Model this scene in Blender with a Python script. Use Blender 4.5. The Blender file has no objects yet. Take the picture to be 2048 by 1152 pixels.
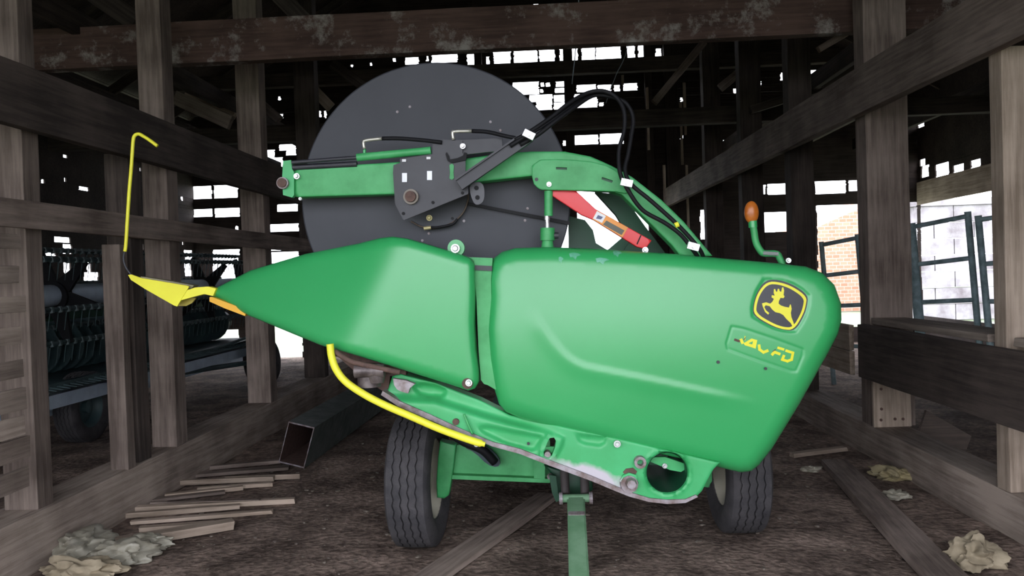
import bpy, bmesh, math, random
import numpy as np
from mathutils import Vector, Matrix, noise
from mathutils.geometry import delaunay_2d_cdt
random.seed(7)
SC = bpy.context.scene
COL = SC.collection
PI = math.pi
# ------------------------------------------------------------------ camera
F = 1600.0
v_ = Vector(((1100-1024)/F, 31/F, -1.0)).normalized()
u_ = Vector((-0.032, 1, 0)); u_ = (u_ - u_.dot(v_)*v_).normalized()
x_ = v_.cross(u_)
M3 = Matrix((x_, v_, u_))
CAM = Vector((0, 0, 1.5))
cd = bpy.data.cameras.new('camera'); co = bpy.data.objects.new('camera', cd); COL.objects.link(co)
cd.sensor_width = 36; cd.lens = F/2048*36; cd.clip_start = .05; cd.clip_end = 400
co.matrix_world = Matrix.Translation(CAM) @ M3.to_4x4()
SC.camera = co
# ------------------------------------------------------------------ light
w = bpy.data.worlds.new('overcast_sky'); SC.world = w; w.use_nodes = True
bg = w.node_tree.nodes['Background']
bg.inputs[0].default_value = (0.90, 0.92, 1.0, 1); bg.inputs[1].default_value = 4.5
SC.view_settings.view_transform = 'Standard'; SC.view_settings.look = 'None'
SC.view_settings.exposure = 0.35; SC.view_settings.gamma = 1; SC.view_settings.use_curve_mapping = False
SC.cycles.max_bounces = 8; SC.cycles.diffuse_bounces = 4

def ray(px, py): return M3 @ Vector(((px-1024)/F, -(py-576)/F, -1.0))
def PY(px, py, Y): d = ray(px, py); return CAM + d*(Y/d[1])
def PX(px, py, X): d = ray(px, py); return CAM + d*(X/d[0])
def G(px, py, z=0.0): d = ray(px, py); return CAM + d*((z-CAM[2])/d[2])

# ------------------------------------------------------------------ materials
def srgb(h):
    h = h.lstrip('#'); c = [int(h[i:i+2], 16)/255 for i in (0, 2, 4)]
    return [x/12.92 if x <= .04045 else ((x+.055)/1.055)**2.4 for x in c]
def lerp(a, b, t): return [x+(y-x)*t for x, y in zip(a, b)]
def newmat(name):
    m = bpy.data.materials.new(name); m.use_nodes = True
    nt = m.node_tree; return m, nt, nt.nodes['Principled BSDF']
def N(nt, t, **k):
    n = nt.nodes.new(t)
    for a, b in k.items(): setattr(n, a, b)
    return n
def surf(name, col, col2=None, rough=.5, metal=0, scale=3, lo=.35, hi=.65, bump=0, bscale=60, stretch=(1, 1, 1), spec=None, detail=6):
    m, nt, b = newmat(name)
    col2 = col2 or [c*.8 for c in col]
    tc = N(nt, 'ShaderNodeTexCoord'); mp = N(nt, 'ShaderNodeMapping'); mp.inputs['Scale'].default_value = stretch
    nt.links.new(tc.outputs['Object'], mp.inputs[0])
    n = N(nt, 'ShaderNodeTexNoise'); n.inputs['Scale'].default_value = scale; n.inputs['Detail'].default_value = detail
    n.inputs['Roughness'].default_value = .6
    nt.links.new(mp.outputs[0], n.inputs['Vector'])
    r = N(nt, 'ShaderNodeValToRGB'); r.color_ramp.elements[0].position = lo; r.color_ramp.elements[1].position = hi
    r.color_ramp.elements[0].color = (*col2, 1); r.color_ramp.elements[1].color = (*col, 1)
    nt.links.new(n.outputs['Fac'], r.inputs[0]); nt.links.new(r.outputs[0], b.inputs['Base Color'])
    b.inputs['Roughness'].default_value = rough; b.inputs['Metallic'].default_value = metal
    if spec is not None: b.inputs['Specular IOR Level'].default_value = spec
    if bump:
        n2 = N(nt, 'ShaderNodeTexNoise'); n2.inputs['Scale'].default_value = bscale; n2.inputs['Detail'].default_value = 5
        nt.links.new(mp.outputs[0], n2.inputs['Vector'])
        bp = N(nt, 'ShaderNodeBump'); bp.inputs['Strength'].default_value = bump; bp.inputs['Distance'].default_value = .02
        nt.links.new(n2.outputs['Fac'], bp.inputs['Height']); nt.links.new(bp.outputs[0], b.inputs['Normal'])
    return m
def wood(name, a, b_, patch=None, rough=.85):
    m, nt, b = newmat(name)
    tc = N(nt, 'ShaderNodeTexCoord'); oi = N(nt, 'ShaderNodeObjectInfo')
    mul = N(nt, 'ShaderNodeMath', operation='MULTIPLY'); mul.inputs[1].default_value = 37.0
    nt.links.new(oi.outputs['Random'], mul.inputs[0])
    add = N(nt, 'ShaderNodeVectorMath', operation='ADD')
    nt.links.new(tc.outputs['Object'], add.inputs[0]); nt.links.new(mul.outputs[0], add.inputs[1])
    mp = N(nt, 'ShaderNodeMapping'); mp.inputs['Scale'].default_value = (1.2, 22, 22)
    nt.links.new(add.outputs[0], mp.inputs[0])
    n = N(nt, 'ShaderNodeTexNoise'); n.inputs['Scale'].default_value = 1.6; n.inputs['Detail'].default_value = 8; n.inputs['Roughness'].default_value = .65
    nt.links.new(mp.outputs[0], n.inputs['Vector'])
    n3 = N(nt, 'ShaderNodeTexNoise'); n3.inputs['Scale'].default_value = 2.2; n3.inputs['Detail'].default_value = 5
    nt.links.new(add.outputs[0], n3.inputs['Vector'])
    mix0 = N(nt, 'ShaderNodeMath', operation='ADD'); mix0.inputs[1].default_value = -.5
    nt.links.new(n3.outputs['Fac'], mix0.inputs[0])
    sc_ = N(nt, 'ShaderNodeMath', operation='MULTIPLY_ADD'); sc_.inputs[1].default_value = .9
    nt.links.new(mix0.outputs[0], sc_.inputs[0]); nt.links.new(n.outputs['Fac'], sc_.inputs[2])
    r = N(nt, 'ShaderNodeValToRGB'); r.color_ramp.elements[0].position = .3; r.color_ramp.elements[1].position = .7
    r.color_ramp.elements[0].color = (*a, 1); r.color_ramp.elements[1].color = (*b_, 1)
    nt.links.new(sc_.outputs[0], r.inputs[0])
    hs = N(nt, 'ShaderNodeHueSaturation')
    mr = N(nt, 'ShaderNodeMapRange'); mr.inputs['To Min'].default_value = .8; mr.inputs['To Max'].default_value = 1.2
    nt.links.new(oi.outputs['Random'], mr.inputs[0]); nt.links.new(mr.outputs[0], hs.inputs['Value'])
    nt.links.new(r.outputs[0], hs.inputs['Color'])
    out = hs.outputs[0]
    if patch:
        n4 = N(nt, 'ShaderNodeTexNoise'); n4.inputs['Scale'].default_value = 2.6; n4.inputs['Detail'].default_value = 9; n4.inputs['Roughness'].default_value = .78
        nt.links.new(tc.outputs['Object'], n4.inputs['Vector'])
        r4 = N(nt, 'ShaderNodeValToRGB'); r4.color_ramp.elements[0].position = .53; r4.color_ramp.elements[1].position = .66
        nt.links.new(n4.outputs['Fac'], r4.inputs[0])
        mx = N(nt, 'ShaderNodeMix', data_type='RGBA'); mx.inputs[7].default_value = (*patch, 1)
        nt.links.new(r4.outputs[0], mx.inputs[0]); nt.links.new(out, mx.inputs[6]); out = mx.outputs[2]
    nt.links.new(out, b.inputs['Base Color'])
    b.inputs['Roughness'].default_value = rough; b.inputs['Specular IOR Level'].default_value = .25
    bp = N(nt, 'ShaderNodeBump'); bp.inputs['Strength'].default_value = .5; bp.inputs['Distance'].default_value = .01
    nt.links.new(n.outputs['Fac'], bp.inputs['Height']); nt.links.new(bp.outputs[0], b.inputs['Normal'])
    return m
W_GREY = wood('grey_weathered_timber', (.105, .080, .068), (.27, .215, .185))
W_DARK = wood('dark_timber', (.032, .025, .022), (.088, .069, .060))
W_RED = wood('red_brown_timber', (.056, .034, .028), (.112, .070, .058), patch=(.34, .31, .29))
W_LIT = wood('lit_grey_timber', (.16, .125, .105), (.36, .295, .25))  # grey timber brightened, painting light into sills, slats and bunk cap
W_PALE = wood('pale_lumber', (.22, .17, .13), (.46, .37, .30))
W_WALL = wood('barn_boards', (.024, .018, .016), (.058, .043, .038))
GREEN = surf('green_paint', (.035, .36, .11), (.03, .34, .10), rough=.34, spec=.75, scale=2)
GREEN_W = surf('worn_green_paint', (.075, .42, .15), (.025, .26, .07), rough=.5, scale=7, lo=.3, hi=.7)
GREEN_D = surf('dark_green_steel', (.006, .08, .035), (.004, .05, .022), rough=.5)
GREEN_F = surf('faded_green_paint', (.20, .36, .22), (.13, .28, .15), rough=.6, scale=8)
def with_wear(name):
    # painted casting with bare, rubbed metal at the skid
    m = surf(name, (.05, .42, .15), (.035, .33, .10), rough=.45, scale=4)
    return m
CAST = with_wear('green_cast_frame')
BARE = surf('rubbed_bare_metal', (.36, .33, .36), (.15, .10, .09), rough=.55, metal=.2, scale=20)
RUST = surf('rusty_steel', (.13, .075, .06), (.07, .04, .035), rough=.8, scale=30)
YELLOW = surf('yellow_paint', (.86, .84, .05), (.80, .74, .04), rough=.45, scale=5)
ORANGE = surf('orange_yellow_paint', (.80, .46, .015), (.75, .38, .015), rough=.45, scale=5)
DECALY = surf('decal_yellow', (.78, .74, .02), (.7, .64, .02), rough=.4)
DECALB = surf('decal_black', (.022, .022, .032), (.018, .018, .026), rough=.4)
DISC = surf('dusty_black_disc', (.048, .050, .062), (.034, .036, .046), rough=.55, scale=1.6, lo=.3, hi=.7, spec=.35)
BLACK = surf('black_steel', (.035, .035, .045), (.022, .022, .03), rough=.5, scale=6)
RUBBER = surf('hose_rubber', (.010, .010, .012), (.006, .006, .008), rough=.6, spec=.2)
TYRE = surf('dusty_tyre_rubber', (.060, .056, .060), (.030, .029, .033), rough=.85, scale=9, bump=.3, bscale=50)
RIM = surf('cream_rim_paint', (.52, .49, .40), (.35, .32, .25), rough=.6)
ZINC = surf('zinc_fitting', (.75, .75, .78), (.6, .6, .62), rough=.3, metal=.7)
RED = surf('red_paint', (.70, .035, .045), (.62, .025, .03), rough=.4)
AMBER = surf('amber_lens', (.50, .15, .02), (.36, .085, .012), rough=.3, scale=14)
LABELO = surf('label_orange', (.80, .30, .05), rough=.5)
LABELW = surf('label_white', (.75, .75, .78), rough=.5)
LABELG = surf('label_grey', (.12, .12, .10), rough=.6)
GALV = surf('galvanised_steel', (.58, .68, .80), (.45, .54, .66), rough=.5, metal=.2, scale=5)
GATE = surf('weathered_gate_steel', (.45, .60, .64), (.22, .32, .34), rough=.6, scale=10)
TEAL_D = surf('dark_teal_steel', (.055, .10, .105), (.03, .05, .055), rough=.5)
TUBE_G = surf('dusty_green_black_tube', (.11, .125, .12), (.03, .055, .045), rough=.6, scale=8)
DIRTB = surf('concrete_block', (.62, .60, .64), (.22, .19, .21), rough=.9, scale=1.1, bump=.3)
PAPER = surf('crumpled_feed_bag', (.36, .30, .21), (.22, .18, .12), rough=.8, scale=8, bump=.4, bscale=14)
PAPERW = surf('crumpled_pale_plastic', (.36, .34, .28), (.22, .20, .15), rough=.55, scale=8, bump=.4, bscale=14)
PAPERY = surf('crumpled_yellowish_paper', (.30, .25, .13), (.18, .15, .09), rough=.8, scale=8)

def dirt_mat():
    m, nt, b = newmat('barn_dirt_floor')
    tc = N(nt, 'ShaderNodeTexCoord')
    n = N(nt, 'ShaderNodeTexNoise'); n.inputs['Scale'].default_value = 2.1; n.inputs['Detail'].default_value = 12; n.inputs['Roughness'].default_value = .7
    n2 = N(nt, 'ShaderNodeTexNoise'); n2.inputs['Scale'].default_value = 28; n2.inputs['Detail'].default_value = 6
    vo = N(nt, 'ShaderNodeTexVoronoi'); vo.inputs['Scale'].default_value = 16
    for q in (n, n2, vo): nt.links.new(tc.outputs['Object'], q.inputs['Vector'])
    r = N(nt, 'ShaderNodeValToRGB'); e = r.color_ramp.elements
    e[0].position = .40; e[0].color = (.12, .088, .073, 1); e[1].position = .62; e[1].color = (.35, .265, .22, 1)
    nt.links.new(n.outputs['Fac'], r.inputs[0])
    r2 = N(nt, 'ShaderNodeValToRGB'); r2.color_ramp.elements[0].position = .35; r2.color_ramp.elements[0].color = (.55, .55, .55, 1)
    r2.color_ramp.elements[1].position = .68; r2.color_ramp.elements[1].color = (1.25, 1.25, 1.25, 1)
    nt.links.new(n2.outputs['Fac'], r2.inputs[0])
    mx = N(nt, 'ShaderNodeMix', data_type='RGBA', blend_type='MULTIPLY'); mx.inputs[0].default_value = 1
    nt.links.new(r.outputs[0], mx.inputs[6]); nt.links.new(r2.outputs[0], mx.inputs[7])
    # pale chips of chaff and stone
    r3 = N(nt, 'ShaderNodeValToRGB'); r3.color_ramp.elements[0].position = .05; r3.color_ramp.elements[0].color = (1, 1, 1, 1)
    r3.color_ramp.elements[1].position = .09; r3.color_ramp.elements[1].color = (0, 0, 0, 1)
    nt.links.new(vo.outputs['Distance'], r3.inputs[0])
    mx2 = N(nt, 'ShaderNodeMix', data_type='RGBA'); mx2.inputs[7].default_value = (.30, .27, .22, 1)
    mul = N(nt, 'ShaderNodeMath', operation='MULTIPLY'); mul.inputs[1].default_value = .55
    nt.links.new(r3.outputs[0], mul.inputs[0]); nt.links.new(mul.outputs[0], mx2.inputs[0]); nt.links.new(mx.outputs[2], mx2.inputs[6])
    nt.links.new(mx2.outputs[2], b.inputs['Base Color']); b.inputs['Roughness'].default_value = .95
    b.inputs['Specular IOR Level'].default_value = .15
    bp = N(nt, 'ShaderNodeBump'); bp.inputs['Strength'].default_value = .6; bp.inputs['Distance'].default_value = .03
    nt.links.new(n2.outputs['Fac'], bp.inputs['Height']); nt.links.new(bp.outputs[0], b.inputs['Normal'])
    return m
DIRT = dirt_mat()
GRASS = surf('pale_gravel_and_grass', (.30, .31, .27), (.17, .23, .11), rough=.9, scale=.6)
def brick_mat():
    m, nt, b = newmat('orange_brickwork')
    tc = N(nt, 'ShaderNodeTexCoord'); mp = N(nt, 'ShaderNodeMapping'); mp.inputs['Rotation'].default_value = (PI/2, 0, 0)
    br = N(nt, 'ShaderNodeTexBrick'); br.inputs['Color1'].default_value = (.52, .26, .17, 1); br.inputs['Color2'].default_value = (.62, .35, .25, 1)
    br.inputs['Mortar'].default_value = (.6, .55, .5, 1); br.inputs['Scale'].default_value = 2.2
    nt.links.new(tc.outputs['Object'], mp.inputs[0]); nt.links.new(mp.outputs[0], br.inputs['Vector'])
    nt.links.new(br.outputs[0], b.inputs['Base Color']); b.inputs['Roughness'].default_value = .9
    return m
BRICK = brick_mat()

# ------------------------------------------------------------------ object helpers
def root_loc(p):
    while p.parent: p = p.parent
    return p.location
def link(name, bm, mat, parent=None, smooth=False, origin=None, auto=None):
    """bm in world coordinates -> one mesh object with its origin at its base (top level) or at its thing's base (parts)."""
    bmesh.ops.recalc_face_normals(bm, faces=bm.faces)
    if parent is None:
        xs = [v.co for v in bm.verts]
        L = Vector(origin) if origin is not None else Vector(((min(v.x for v in xs)+max(v.x for v in xs))/2, (min(v.y for v in xs)+max(v.y for v in xs))/2, min(v.z for v in xs)))
    else: L = root_loc(parent)
    bmesh.ops.translate(bm, verts=bm.verts, vec=-L)
    me = bpy.data.meshes.new(name); bm.to_mesh(me); bm.free()
    if smooth:
        for p in me.polygons: p.use_smooth = True
        if auto: me.set_sharp_from_angle(angle=auto)
    for mm in (mat if isinstance(mat, list) else [mat]): me.materials.append(mm)
    o = bpy.data.objects.new(name, me); COL.objects.link(o)
    if parent is None: o.location = L
    else: o.parent = parent
    return o
def empty(name, loc, label, cat, group=None):
    o = bpy.data.objects.new(name, None); COL.objects.link(o); o.location = loc; o.empty_display_size = .2
    return tag(o, label, cat, group)
def tag(o, label=None, cat=None, group=None, kind=None):
    if label: o['label'] = label
    if cat: o['category'] = cat
    if group: o['group'] = group
    if kind: o['kind'] = kind
    return o
def new(): return bmesh.new()
def box(bm, c, s, rot=None):
    M = Matrix.Translation(Vector(c)) @ (rot.to_4x4() if rot else Matrix()) @ Matrix.Diagonal((s[0], s[1], s[2], 1))
    return bmesh.ops.create_cube(bm, size=1, matrix=M)['verts']
def boxmm(bm, a, b):
    return box(bm, [(x+y)/2 for x, y in zip(a, b)], [abs(y-x) for x, y in zip(a, b)])
def frame(d, up=Vector((0, 0, 1))):
    d = Vector(d).normalized(); up = Vector(up)
    if abs(d.dot(up)) > .98: up = Vector((0, 1, 0))
    s = up.cross(d).normalized(); t = d.cross(s)
    return d, s, t
def cyl(bm, a, b, r, r2=None, seg=20, caps=True):
    a, b = Vector(a), Vector(b); r2 = r if r2 is None else r2
    d, s, t = frame(b-a)
    ra, rb = [], []
    for i in range(seg):
        an = 2*PI*i/seg; o = s*math.cos(an)+t*math.sin(an)
        ra.append(bm.verts.new(a+o*r)); rb.append(bm.verts.new(b+o*r2))
    for i in range(seg): bm.faces.new((ra[i], ra[(i+1) % seg], rb[(i+1) % seg], rb[i]))
    if caps: bm.faces.new(ra[::-1]); bm.faces.new(rb)
def catmull(pts, n=8):
    pts = [Vector(p) for p in pts]; out = []
    P = [pts[0]*2-pts[1]]+pts+[pts[-1]*2-pts[-2]]
    for i in range(1, len(P)-2):
        a, b, c, d = P[i-1:i+3]
        for k in range(n):
            t = k/n
            out.append(.5*((2*b)+(c-a)*t+(2*a-5*b+4*c-d)*t*t+(3*b-a-3*c+d)*t**3))
    out.append(pts[-1]); return out
def tube(bm, pts, r, seg=10, smooth_n=0, flat=1.0, flat_ax=None):
    pts = [Vector(p) for p in pts]
    if smooth_n: pts = catmull(pts, smooth_n)
    rings = []; prev = None
    for i, p in enumerate(pts):
        d = (pts[min(i+1, len(pts)-1)]-pts[max(i-1, 0)]).normalized()
        if prev is None: _, s, t = frame(d, flat_ax or (0, 0, 1))
        else:
            s = (prev - prev.dot(d)*d).normalized(); t = d.cross(s)
        prev = s
        rr = r(i/(len(pts)-1)) if callable(r) else r
        rings.append([bm.verts.new(p+(s*math.cos(2*PI*k/seg)*rr*flat+t*math.sin(2*PI*k/seg)*rr)) for k in range(seg)])
    for a, b in zip(rings, rings[1:]):
        for k in range(seg): bm.faces.new((a[k], a[(k+1) % seg], b[(k+1) % seg], b[k]))
    bm.faces.new(rings[0][::-1]); bm.faces.new(rings[-1])
def lathe(bm, c, axis, prof, seg=48, wave=None):
    """prof: list of (along, radius)"""
    c = Vector(c); d, s, t = frame(axis); rings = []
    for j, (al, r) in enumerate(prof):
        ring = []
        for i in range(seg):
            an = 2*PI*i/seg; a2 = al+(wave(j, an) if wave else 0)
            ring.append(bm.verts.new(c+d*a2+(s*math.cos(an)+t*math.sin(an))*r))
        rings.append(ring)
    for a, b in zip(rings, rings[1:]):
        for k in range(seg): bm.faces.new((a[k], a[(k+1) % seg], b[(k+1) % seg], b[k]))
    return rings
def beam(name, p0, p1, w, h, mat, label=None, cat='beam', up=(0, 0, 1), parent=None, rough=.004, kind=None, group=None, twist=0, bev=.006):
    """a sawn timber from p0 to p1 (centre line); w across, h along 'up'. Its own X runs along the grain."""
    p0, p1 = Vector(p0), Vector(p1); d, s, t = frame(p1-p0, up)
    L = (p1-p0).length; n = max(2, int(L/.22)); bm = bmesh.new(); rings = []
    sd = random.random()*100
    for i in range(n+1):
        x = L*i/n; ring = []
        for (a, b) in ((-1, -1), (-1, 1), (1, 1), (1, -1)):
            q = Vector((x*1.1+sd, a*2.3, b*3.1)); j = noise.noise_vector(q)*rough*1.6
            ring.append(bm.verts.new((x+(random.uniform(-.5, .5)*rough*3 if i in (0, n) else 0), a*w/2+j.x, b*h/2+j.y)))
        rings.append(ring)
    for a, b in zip(rings, rings[1:]):
        for k in range(4): bm.faces.new((a[k], a[(k+1) % 4], b[(k+1) % 4], b[k]))
    bm.faces.new(rings[0][::-1]); bm.faces.new(rings[-1])
    bmesh.ops.recalc_face_normals(bm, faces=bm.faces)
    if bev and min(w, h) > .03:
        ed = [e for e in bm.edges if len(e.link_faces) == 2 and e.link_faces[0].normal.angle(e.link_faces[1].normal) > .9]
        bmesh.ops.bevel(bm, geom=ed, offset=min(bev, min(w, h)*.2), segments=2, profile=.6, affect='EDGES')
    me = bpy.data.meshes.new(name); bm.to_mesh(me); bm.free(); me.materials.append(mat)
    o = bpy.data.objects.new(name, me); COL.objects.link(o)
    R = Matrix((d, s, t)).transposed()
    mw = Matrix.Translation(p0) @ R.to_4x4()
    if parent is not None:
        o.parent = parent; o.matrix_local = Matrix.Translation(-root_loc(parent)) @ mw
    else:
        o.matrix_world = mw
        tag(o, label, None if kind == 'structure' else cat, group, kind)
    return o

# --- polygon sheets defined at their real distance -------------------------------------------------
def resample(poly, step, closed=True):
    out = []; n = len(poly)
    for i in range(n if closed else n-1):
        a, b = poly[i], poly[(i+1) % n]; L = math.dist(a, b); k = max(1, int(round(L/step)))
        for j in range(k): out.append((a[0]+(b[0]-a[0])*j/k, a[1]+(b[1]-a[1])*j/k))
    return out
def chaikin(poly, n=2):
    for _ in range(n):
        o = []
        for i in range(len(poly)):
            a, b = poly[i], poly[(i+1) % len(poly)]
            o += [(a[0]*.75+b[0]*.25, a[1]*.75+b[1]*.25), (a[0]*.25+b[0]*.75, a[1]*.25+b[1]*.75)]
        poly = o
    return poly
def segdist(P, poly, closed=True):
    A = np.array(poly, float); B = np.roll(A, -1, axis=0)
    if not closed: A, B = A[:-1], B[:-1]
    P = np.asarray(P, float)[:, None, :]; AB = (B-A)[None]; AP = P-A[None]
    t = np.clip((AP*AB).sum(-1)/np.maximum((AB**2).sum(-1), 1e-9), 0, 1)
    D = np.linalg.norm(AP-t[..., None]*AB, axis=-1); i = D.argmin(1)
    r = np.arange(len(P)); cr = AB[0, i, 0]*AP[r, i, 1]-AB[0, i, 1]*AP[r, i, 0]
    return D[r, i], np.sign(cr), (i+t[r, i])/len(A)
def inside(P, poly):
    P = np.asarray(P, float); x, y = P[:, 0], P[:, 1]; A = np.array(poly, float); B = np.roll(A, -1, axis=0)
    c = np.zeros(len(P), bool)
    for (x0, y0), (x1, y1) in zip(A, B):
        if y0 == y1: continue
        k = ((y0 > y) != (y1 > y)) & (x < (x1-x0)*(y-y0)/(y1-y0)+x0); c ^= k
    return c
def circ(cx, cy, r, n=16, ry=None): return [(cx+r*math.cos(2*PI*i/n), cy+(ry or r)*math.sin(2*PI*i/n)) for i in range(n)]
def sheet(outline, Y, thick, er=0, ed=0, hf=None, spacing=None, holes=(), step=8, bm=None, back=None, fine=None):
    bm = bm or bmesh.new()
    ol = resample(outline, step); hs = [resample(h, step) for h in holes]
    pts = list(ol); loops = [list(range(len(ol)))]
    for h in hs: loops.append(list(range(len(pts), len(pts)+len(h)))); pts += h
    edges = [(l[i], l[(i+1) % len(l)]) for l in loops for i in range(len(l))]
    allb = list(pts)
    def bd(P):
        d = segdist(P, ol)[0]
        for h in hs: d = np.minimum(d, segdist(P, h)[0])
        return d
    if er:
        A = np.array(ol); T = np.roll(A, -1, 0)-np.roll(A, 1, 0); T /= np.linalg.norm(T, axis=1)[:, None]
        ar = .5*np.sum(A[:, 0]*np.roll(A[:, 1], -1)-np.roll(A[:, 0], -1)*A[:, 1])
        Nn = np.stack([-T[:, 1], T[:, 0]], 1)*(1 if ar > 0 else -1)
        for fr in (.04, .14, .32, .58, 1.0):
            Q = A+Nn*er*fr; ok = (segdist(Q, ol)[0] > er*fr*.93) & inside(Q, ol)
            pts += [tuple(q) for q in Q[ok]]
    if spacing:
        A = np.array(ol); g = []
        y = A[:, 1].min()+spacing/2; r_ = 0
        while y < A[:, 1].max():
            x = A[:, 0].min()+(spacing/2 if r_ % 2 else spacing)
            while x < A[:, 0].max(): g.append((x, y)); x += spacing
            y += spacing*.87; r_ += 1
        if fine:
            fx0, fy0, fx1, fy1, fs_ = fine; g = [q for q in g if not (fx0 < q[0] < fx1 and fy0 < q[1] < fy1)]
            y = fy0; r_ = 0
            while y < fy1:
                x = fx0+(fs_/2 if r_ % 2 else 0)
                while x < fx1: g.append((x, y)); x += fs_
                y += fs_*.87; r_ += 1
        g = np.array(g, float).reshape(-1, 2); ok = inside(g, ol)
        for h in hs: ok &= ~inside(g, h)
        g = g[ok]
        if len(g):
            g = g[bd(g) > max(er*1.15, spacing*.5)]; pts += [tuple(q) for q in g]
    vs, es, fs, *_ = delaunay_2d_cdt([Vector(p) for p in pts], edges, [], 0, 1e-4)
    V = np.array([tuple(v) for v in vs])
    cen = np.array([V[list(f)].mean(0) for f in fs]); ok = inside(cen, ol)
    for h in hs: ok &= ~inside(cen, h)
    fs = [f for f, k in zip(fs, ok) if k]
    H = np.zeros(len(V))
    if er:
        d = bd(V); t = np.clip(d/er, 0, 1); H += ed*(1-np.sqrt(np.clip(1-(1-t)**2, 0, 1)))
    if hf is not None: H += hf(V)
    used = sorted({i for f in fs for i in f}); fv = {}; bv = {}
    for i in used:
        p = PY(V[i, 0], V[i, 1], Y+H[i]); fv[i] = bm.verts.new(p)
        yb = (Y+thick) if back is None else back
        q = p.copy(); q.y = p.y+thick if back is None else max(back, p.y+.01); bv[i] = bm.verts.new(q)
    ec = {}
    for f in fs:
        bm.faces.new([fv[i] for i in f]); bm.faces.new([bv[i] for i in reversed(f)])
        for a, b in zip(f, list(f[1:])+[f[0]]): ec.setdefault((min(a, b), max(a, b)), []).append((a, b))
    for k, l in ec.items():
        if len(l) == 1: a, b = l[0]; bm.faces.new((fv[b], fv[a], bv[a], bv[b]))
    return bm
def plate(name, outline, Y, thick, mat, parent, holes=(), **k):
    return link(name, sheet(outline, Y, thick, holes=holes, **k), mat, parent, smooth=True, auto=.6)
def bolt(bm, px, py, Y, rpx, L=.015, seg=12):
    p = PY(px, py, Y); r = rpx*Y/F
    cyl(bm, p+Vector((0, .005, 0)), p-Vector((0, L*.6, 0)), r, seg=seg); cyl(bm, p-Vector((0, L*.6, 0)), p-Vector((0, L, 0)), r*.72, r*.5, seg=seg)
def ptube(pts, r, Y=None, n=6, bm=None, seg=10):
    bm = bm or bmesh.new()
    tube(bm, [PY(p[0], p[1], p[2] if len(p) > 2 else Y) for p in pts], r, seg=seg, smooth_n=n); return bm

# ================================================================== SETTING
XL, XR, YB = -2.80, 2.42, 15.5       # alley faces of the two crib frames, back wall
YF = -0.6
bm = new(); nx, ny = 180, 210; x0, x1, y0, y1 = -7.4, 7.4, -1.2, 15.7
vs = [[None]*(ny+1) for _ in range(nx+1)]
for i in range(nx+1):
    for j in range(ny+1):
        x = x0+(x1-x0)*i/nx; y = y0+(y1-y0)*j/ny
        z = noise.fractal(Vector((x*.9, y*.9, 0)), .8, 2.1, 5)*.022+noise.noise(Vector((x*7, y*7, 3)))*.006
        vs[i][j] = bm.verts.new((x, y, z-.012))
for i in range(nx):
    for j in range(ny): bm.faces.new((vs[i][j], vs[i+1][j], vs[i+1][j+1], vs[i][j+1]))
tag(link('floor', bm, DIRT, smooth=True, origin=(0, 0, 0)), kind='structure')
bm = new(); boxmm(bm, (-80, -60, -.5), (80, 120, -.06))
tag(link('ground', bm, GRASS), kind='structure')

def plankwall(name, axis, const, s0, s1, ztop, openings, mat, thick=.025, board=.24, zbot=-.02, proj=None, seed=1):
    """boards nailed flat on a wall plane, with the gaps left where boards are missing. axis 'x' : wall faces y."""
    rnd = random.Random(seed); ops = []
    for r in openings:
        if proj: a = proj(r[0], r[1]); b = proj(r[2], r[3]); s = (a.x, b.x) if axis == 'x' else (a.y, b.y); ops.append((min(s), max(s), min(a.z, b.z), max(a.z, b.z)))
        else: ops.append(r)
    zs = {zbot, ztop} | {z for o in ops for z in (o[2], o[3]) if zbot < z < ztop}
    z = zbot
    while z < ztop:
        z += board
        if all(abs(z-q) > .05 for q in zs): zs.add(min(z, ztop))
    zs = sorted(zs); bm = bmesh.new()
    for za, zb in zip(zs, zs[1:]):
        if zb-za < .002: continue
        zc = (za+zb)/2; iv = sorted((o[0], o[1]) for o in ops if o[2] < zc < o[3])
        cur = s0; spans = []
        for a, b in iv:
            if a > cur: spans.append((cur, min(a, s1)))
            cur = max(cur, b)
        if cur < s1: spans.append((cur, s1))
        off = rnd.uniform(-.006, .006)
        for a, b in spans:
            if b-a < .004: continue
            j0, j1 = rnd.uniform(-.012, .012), rnd.uniform(-.012, .012)
            if axis == 'x': boxmm(bm, (a+j0, const+off, za), (b+j1, const+off+thick, zb))
            else: boxmm(bm, (const+off, a+j0, za), (const+off+thick, b+j1, zb))
    o = link(name, bm, mat, origin=(0, const, 0) if axis == 'x' else (const, 0, 0)); tag(o, kind='structure'); return o
RA = [(810,115,838,128),(852,112,857,122),(863,110,915,124),(934,108,962,134),(972,113,979,133),(987,104,1022,132),(1028,101,1075,130),(1078,99,1110,128),(1119,98,1127,125),(1138,95,1156,125),(1163,94,1190,124),(1192,91,1242,121),(1254,92,1270,116),(1276,88,1296,115),(1311,97,1322,112)]
RB = [(1025,165,1078,188),(1081,165,1088,173),(1092,165,1100,173),(1112,163,1130,173),(1081,178,1086,185),(1110,176,1130,185),(1058,190,1105,202),(1108,190,1131,203),(1072,204,1104,219),(1107,205,1131,218),(1153,170,1192,183),(1195,170,1222,182),(1228,170,1240,182),(1247,167,1275,180),(1149,188,1195,214),(1199,205,1207,212)]
RC = [(1125,281,1135,291),(1149,271,1197,288),(1200,268,1247,287),(892,17,953,27),(1066,8,1078,22),(1308,-2,1320,8),(1336,-4,1357,7),(702,129,706,134),(740,125,744,131),(786,116,792,123),(1240,205,1244,211),(1293,203,1298,211),(1361,195,1366,203),(1361,271,1366,278),(1411,255,1416,262),(1468,177,1478,186),(1447,280,1473,294),(1561,145,1575,160),(1620,140,1660,158),(1517,160,1523,172),(1523,270,1530,282)]
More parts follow.
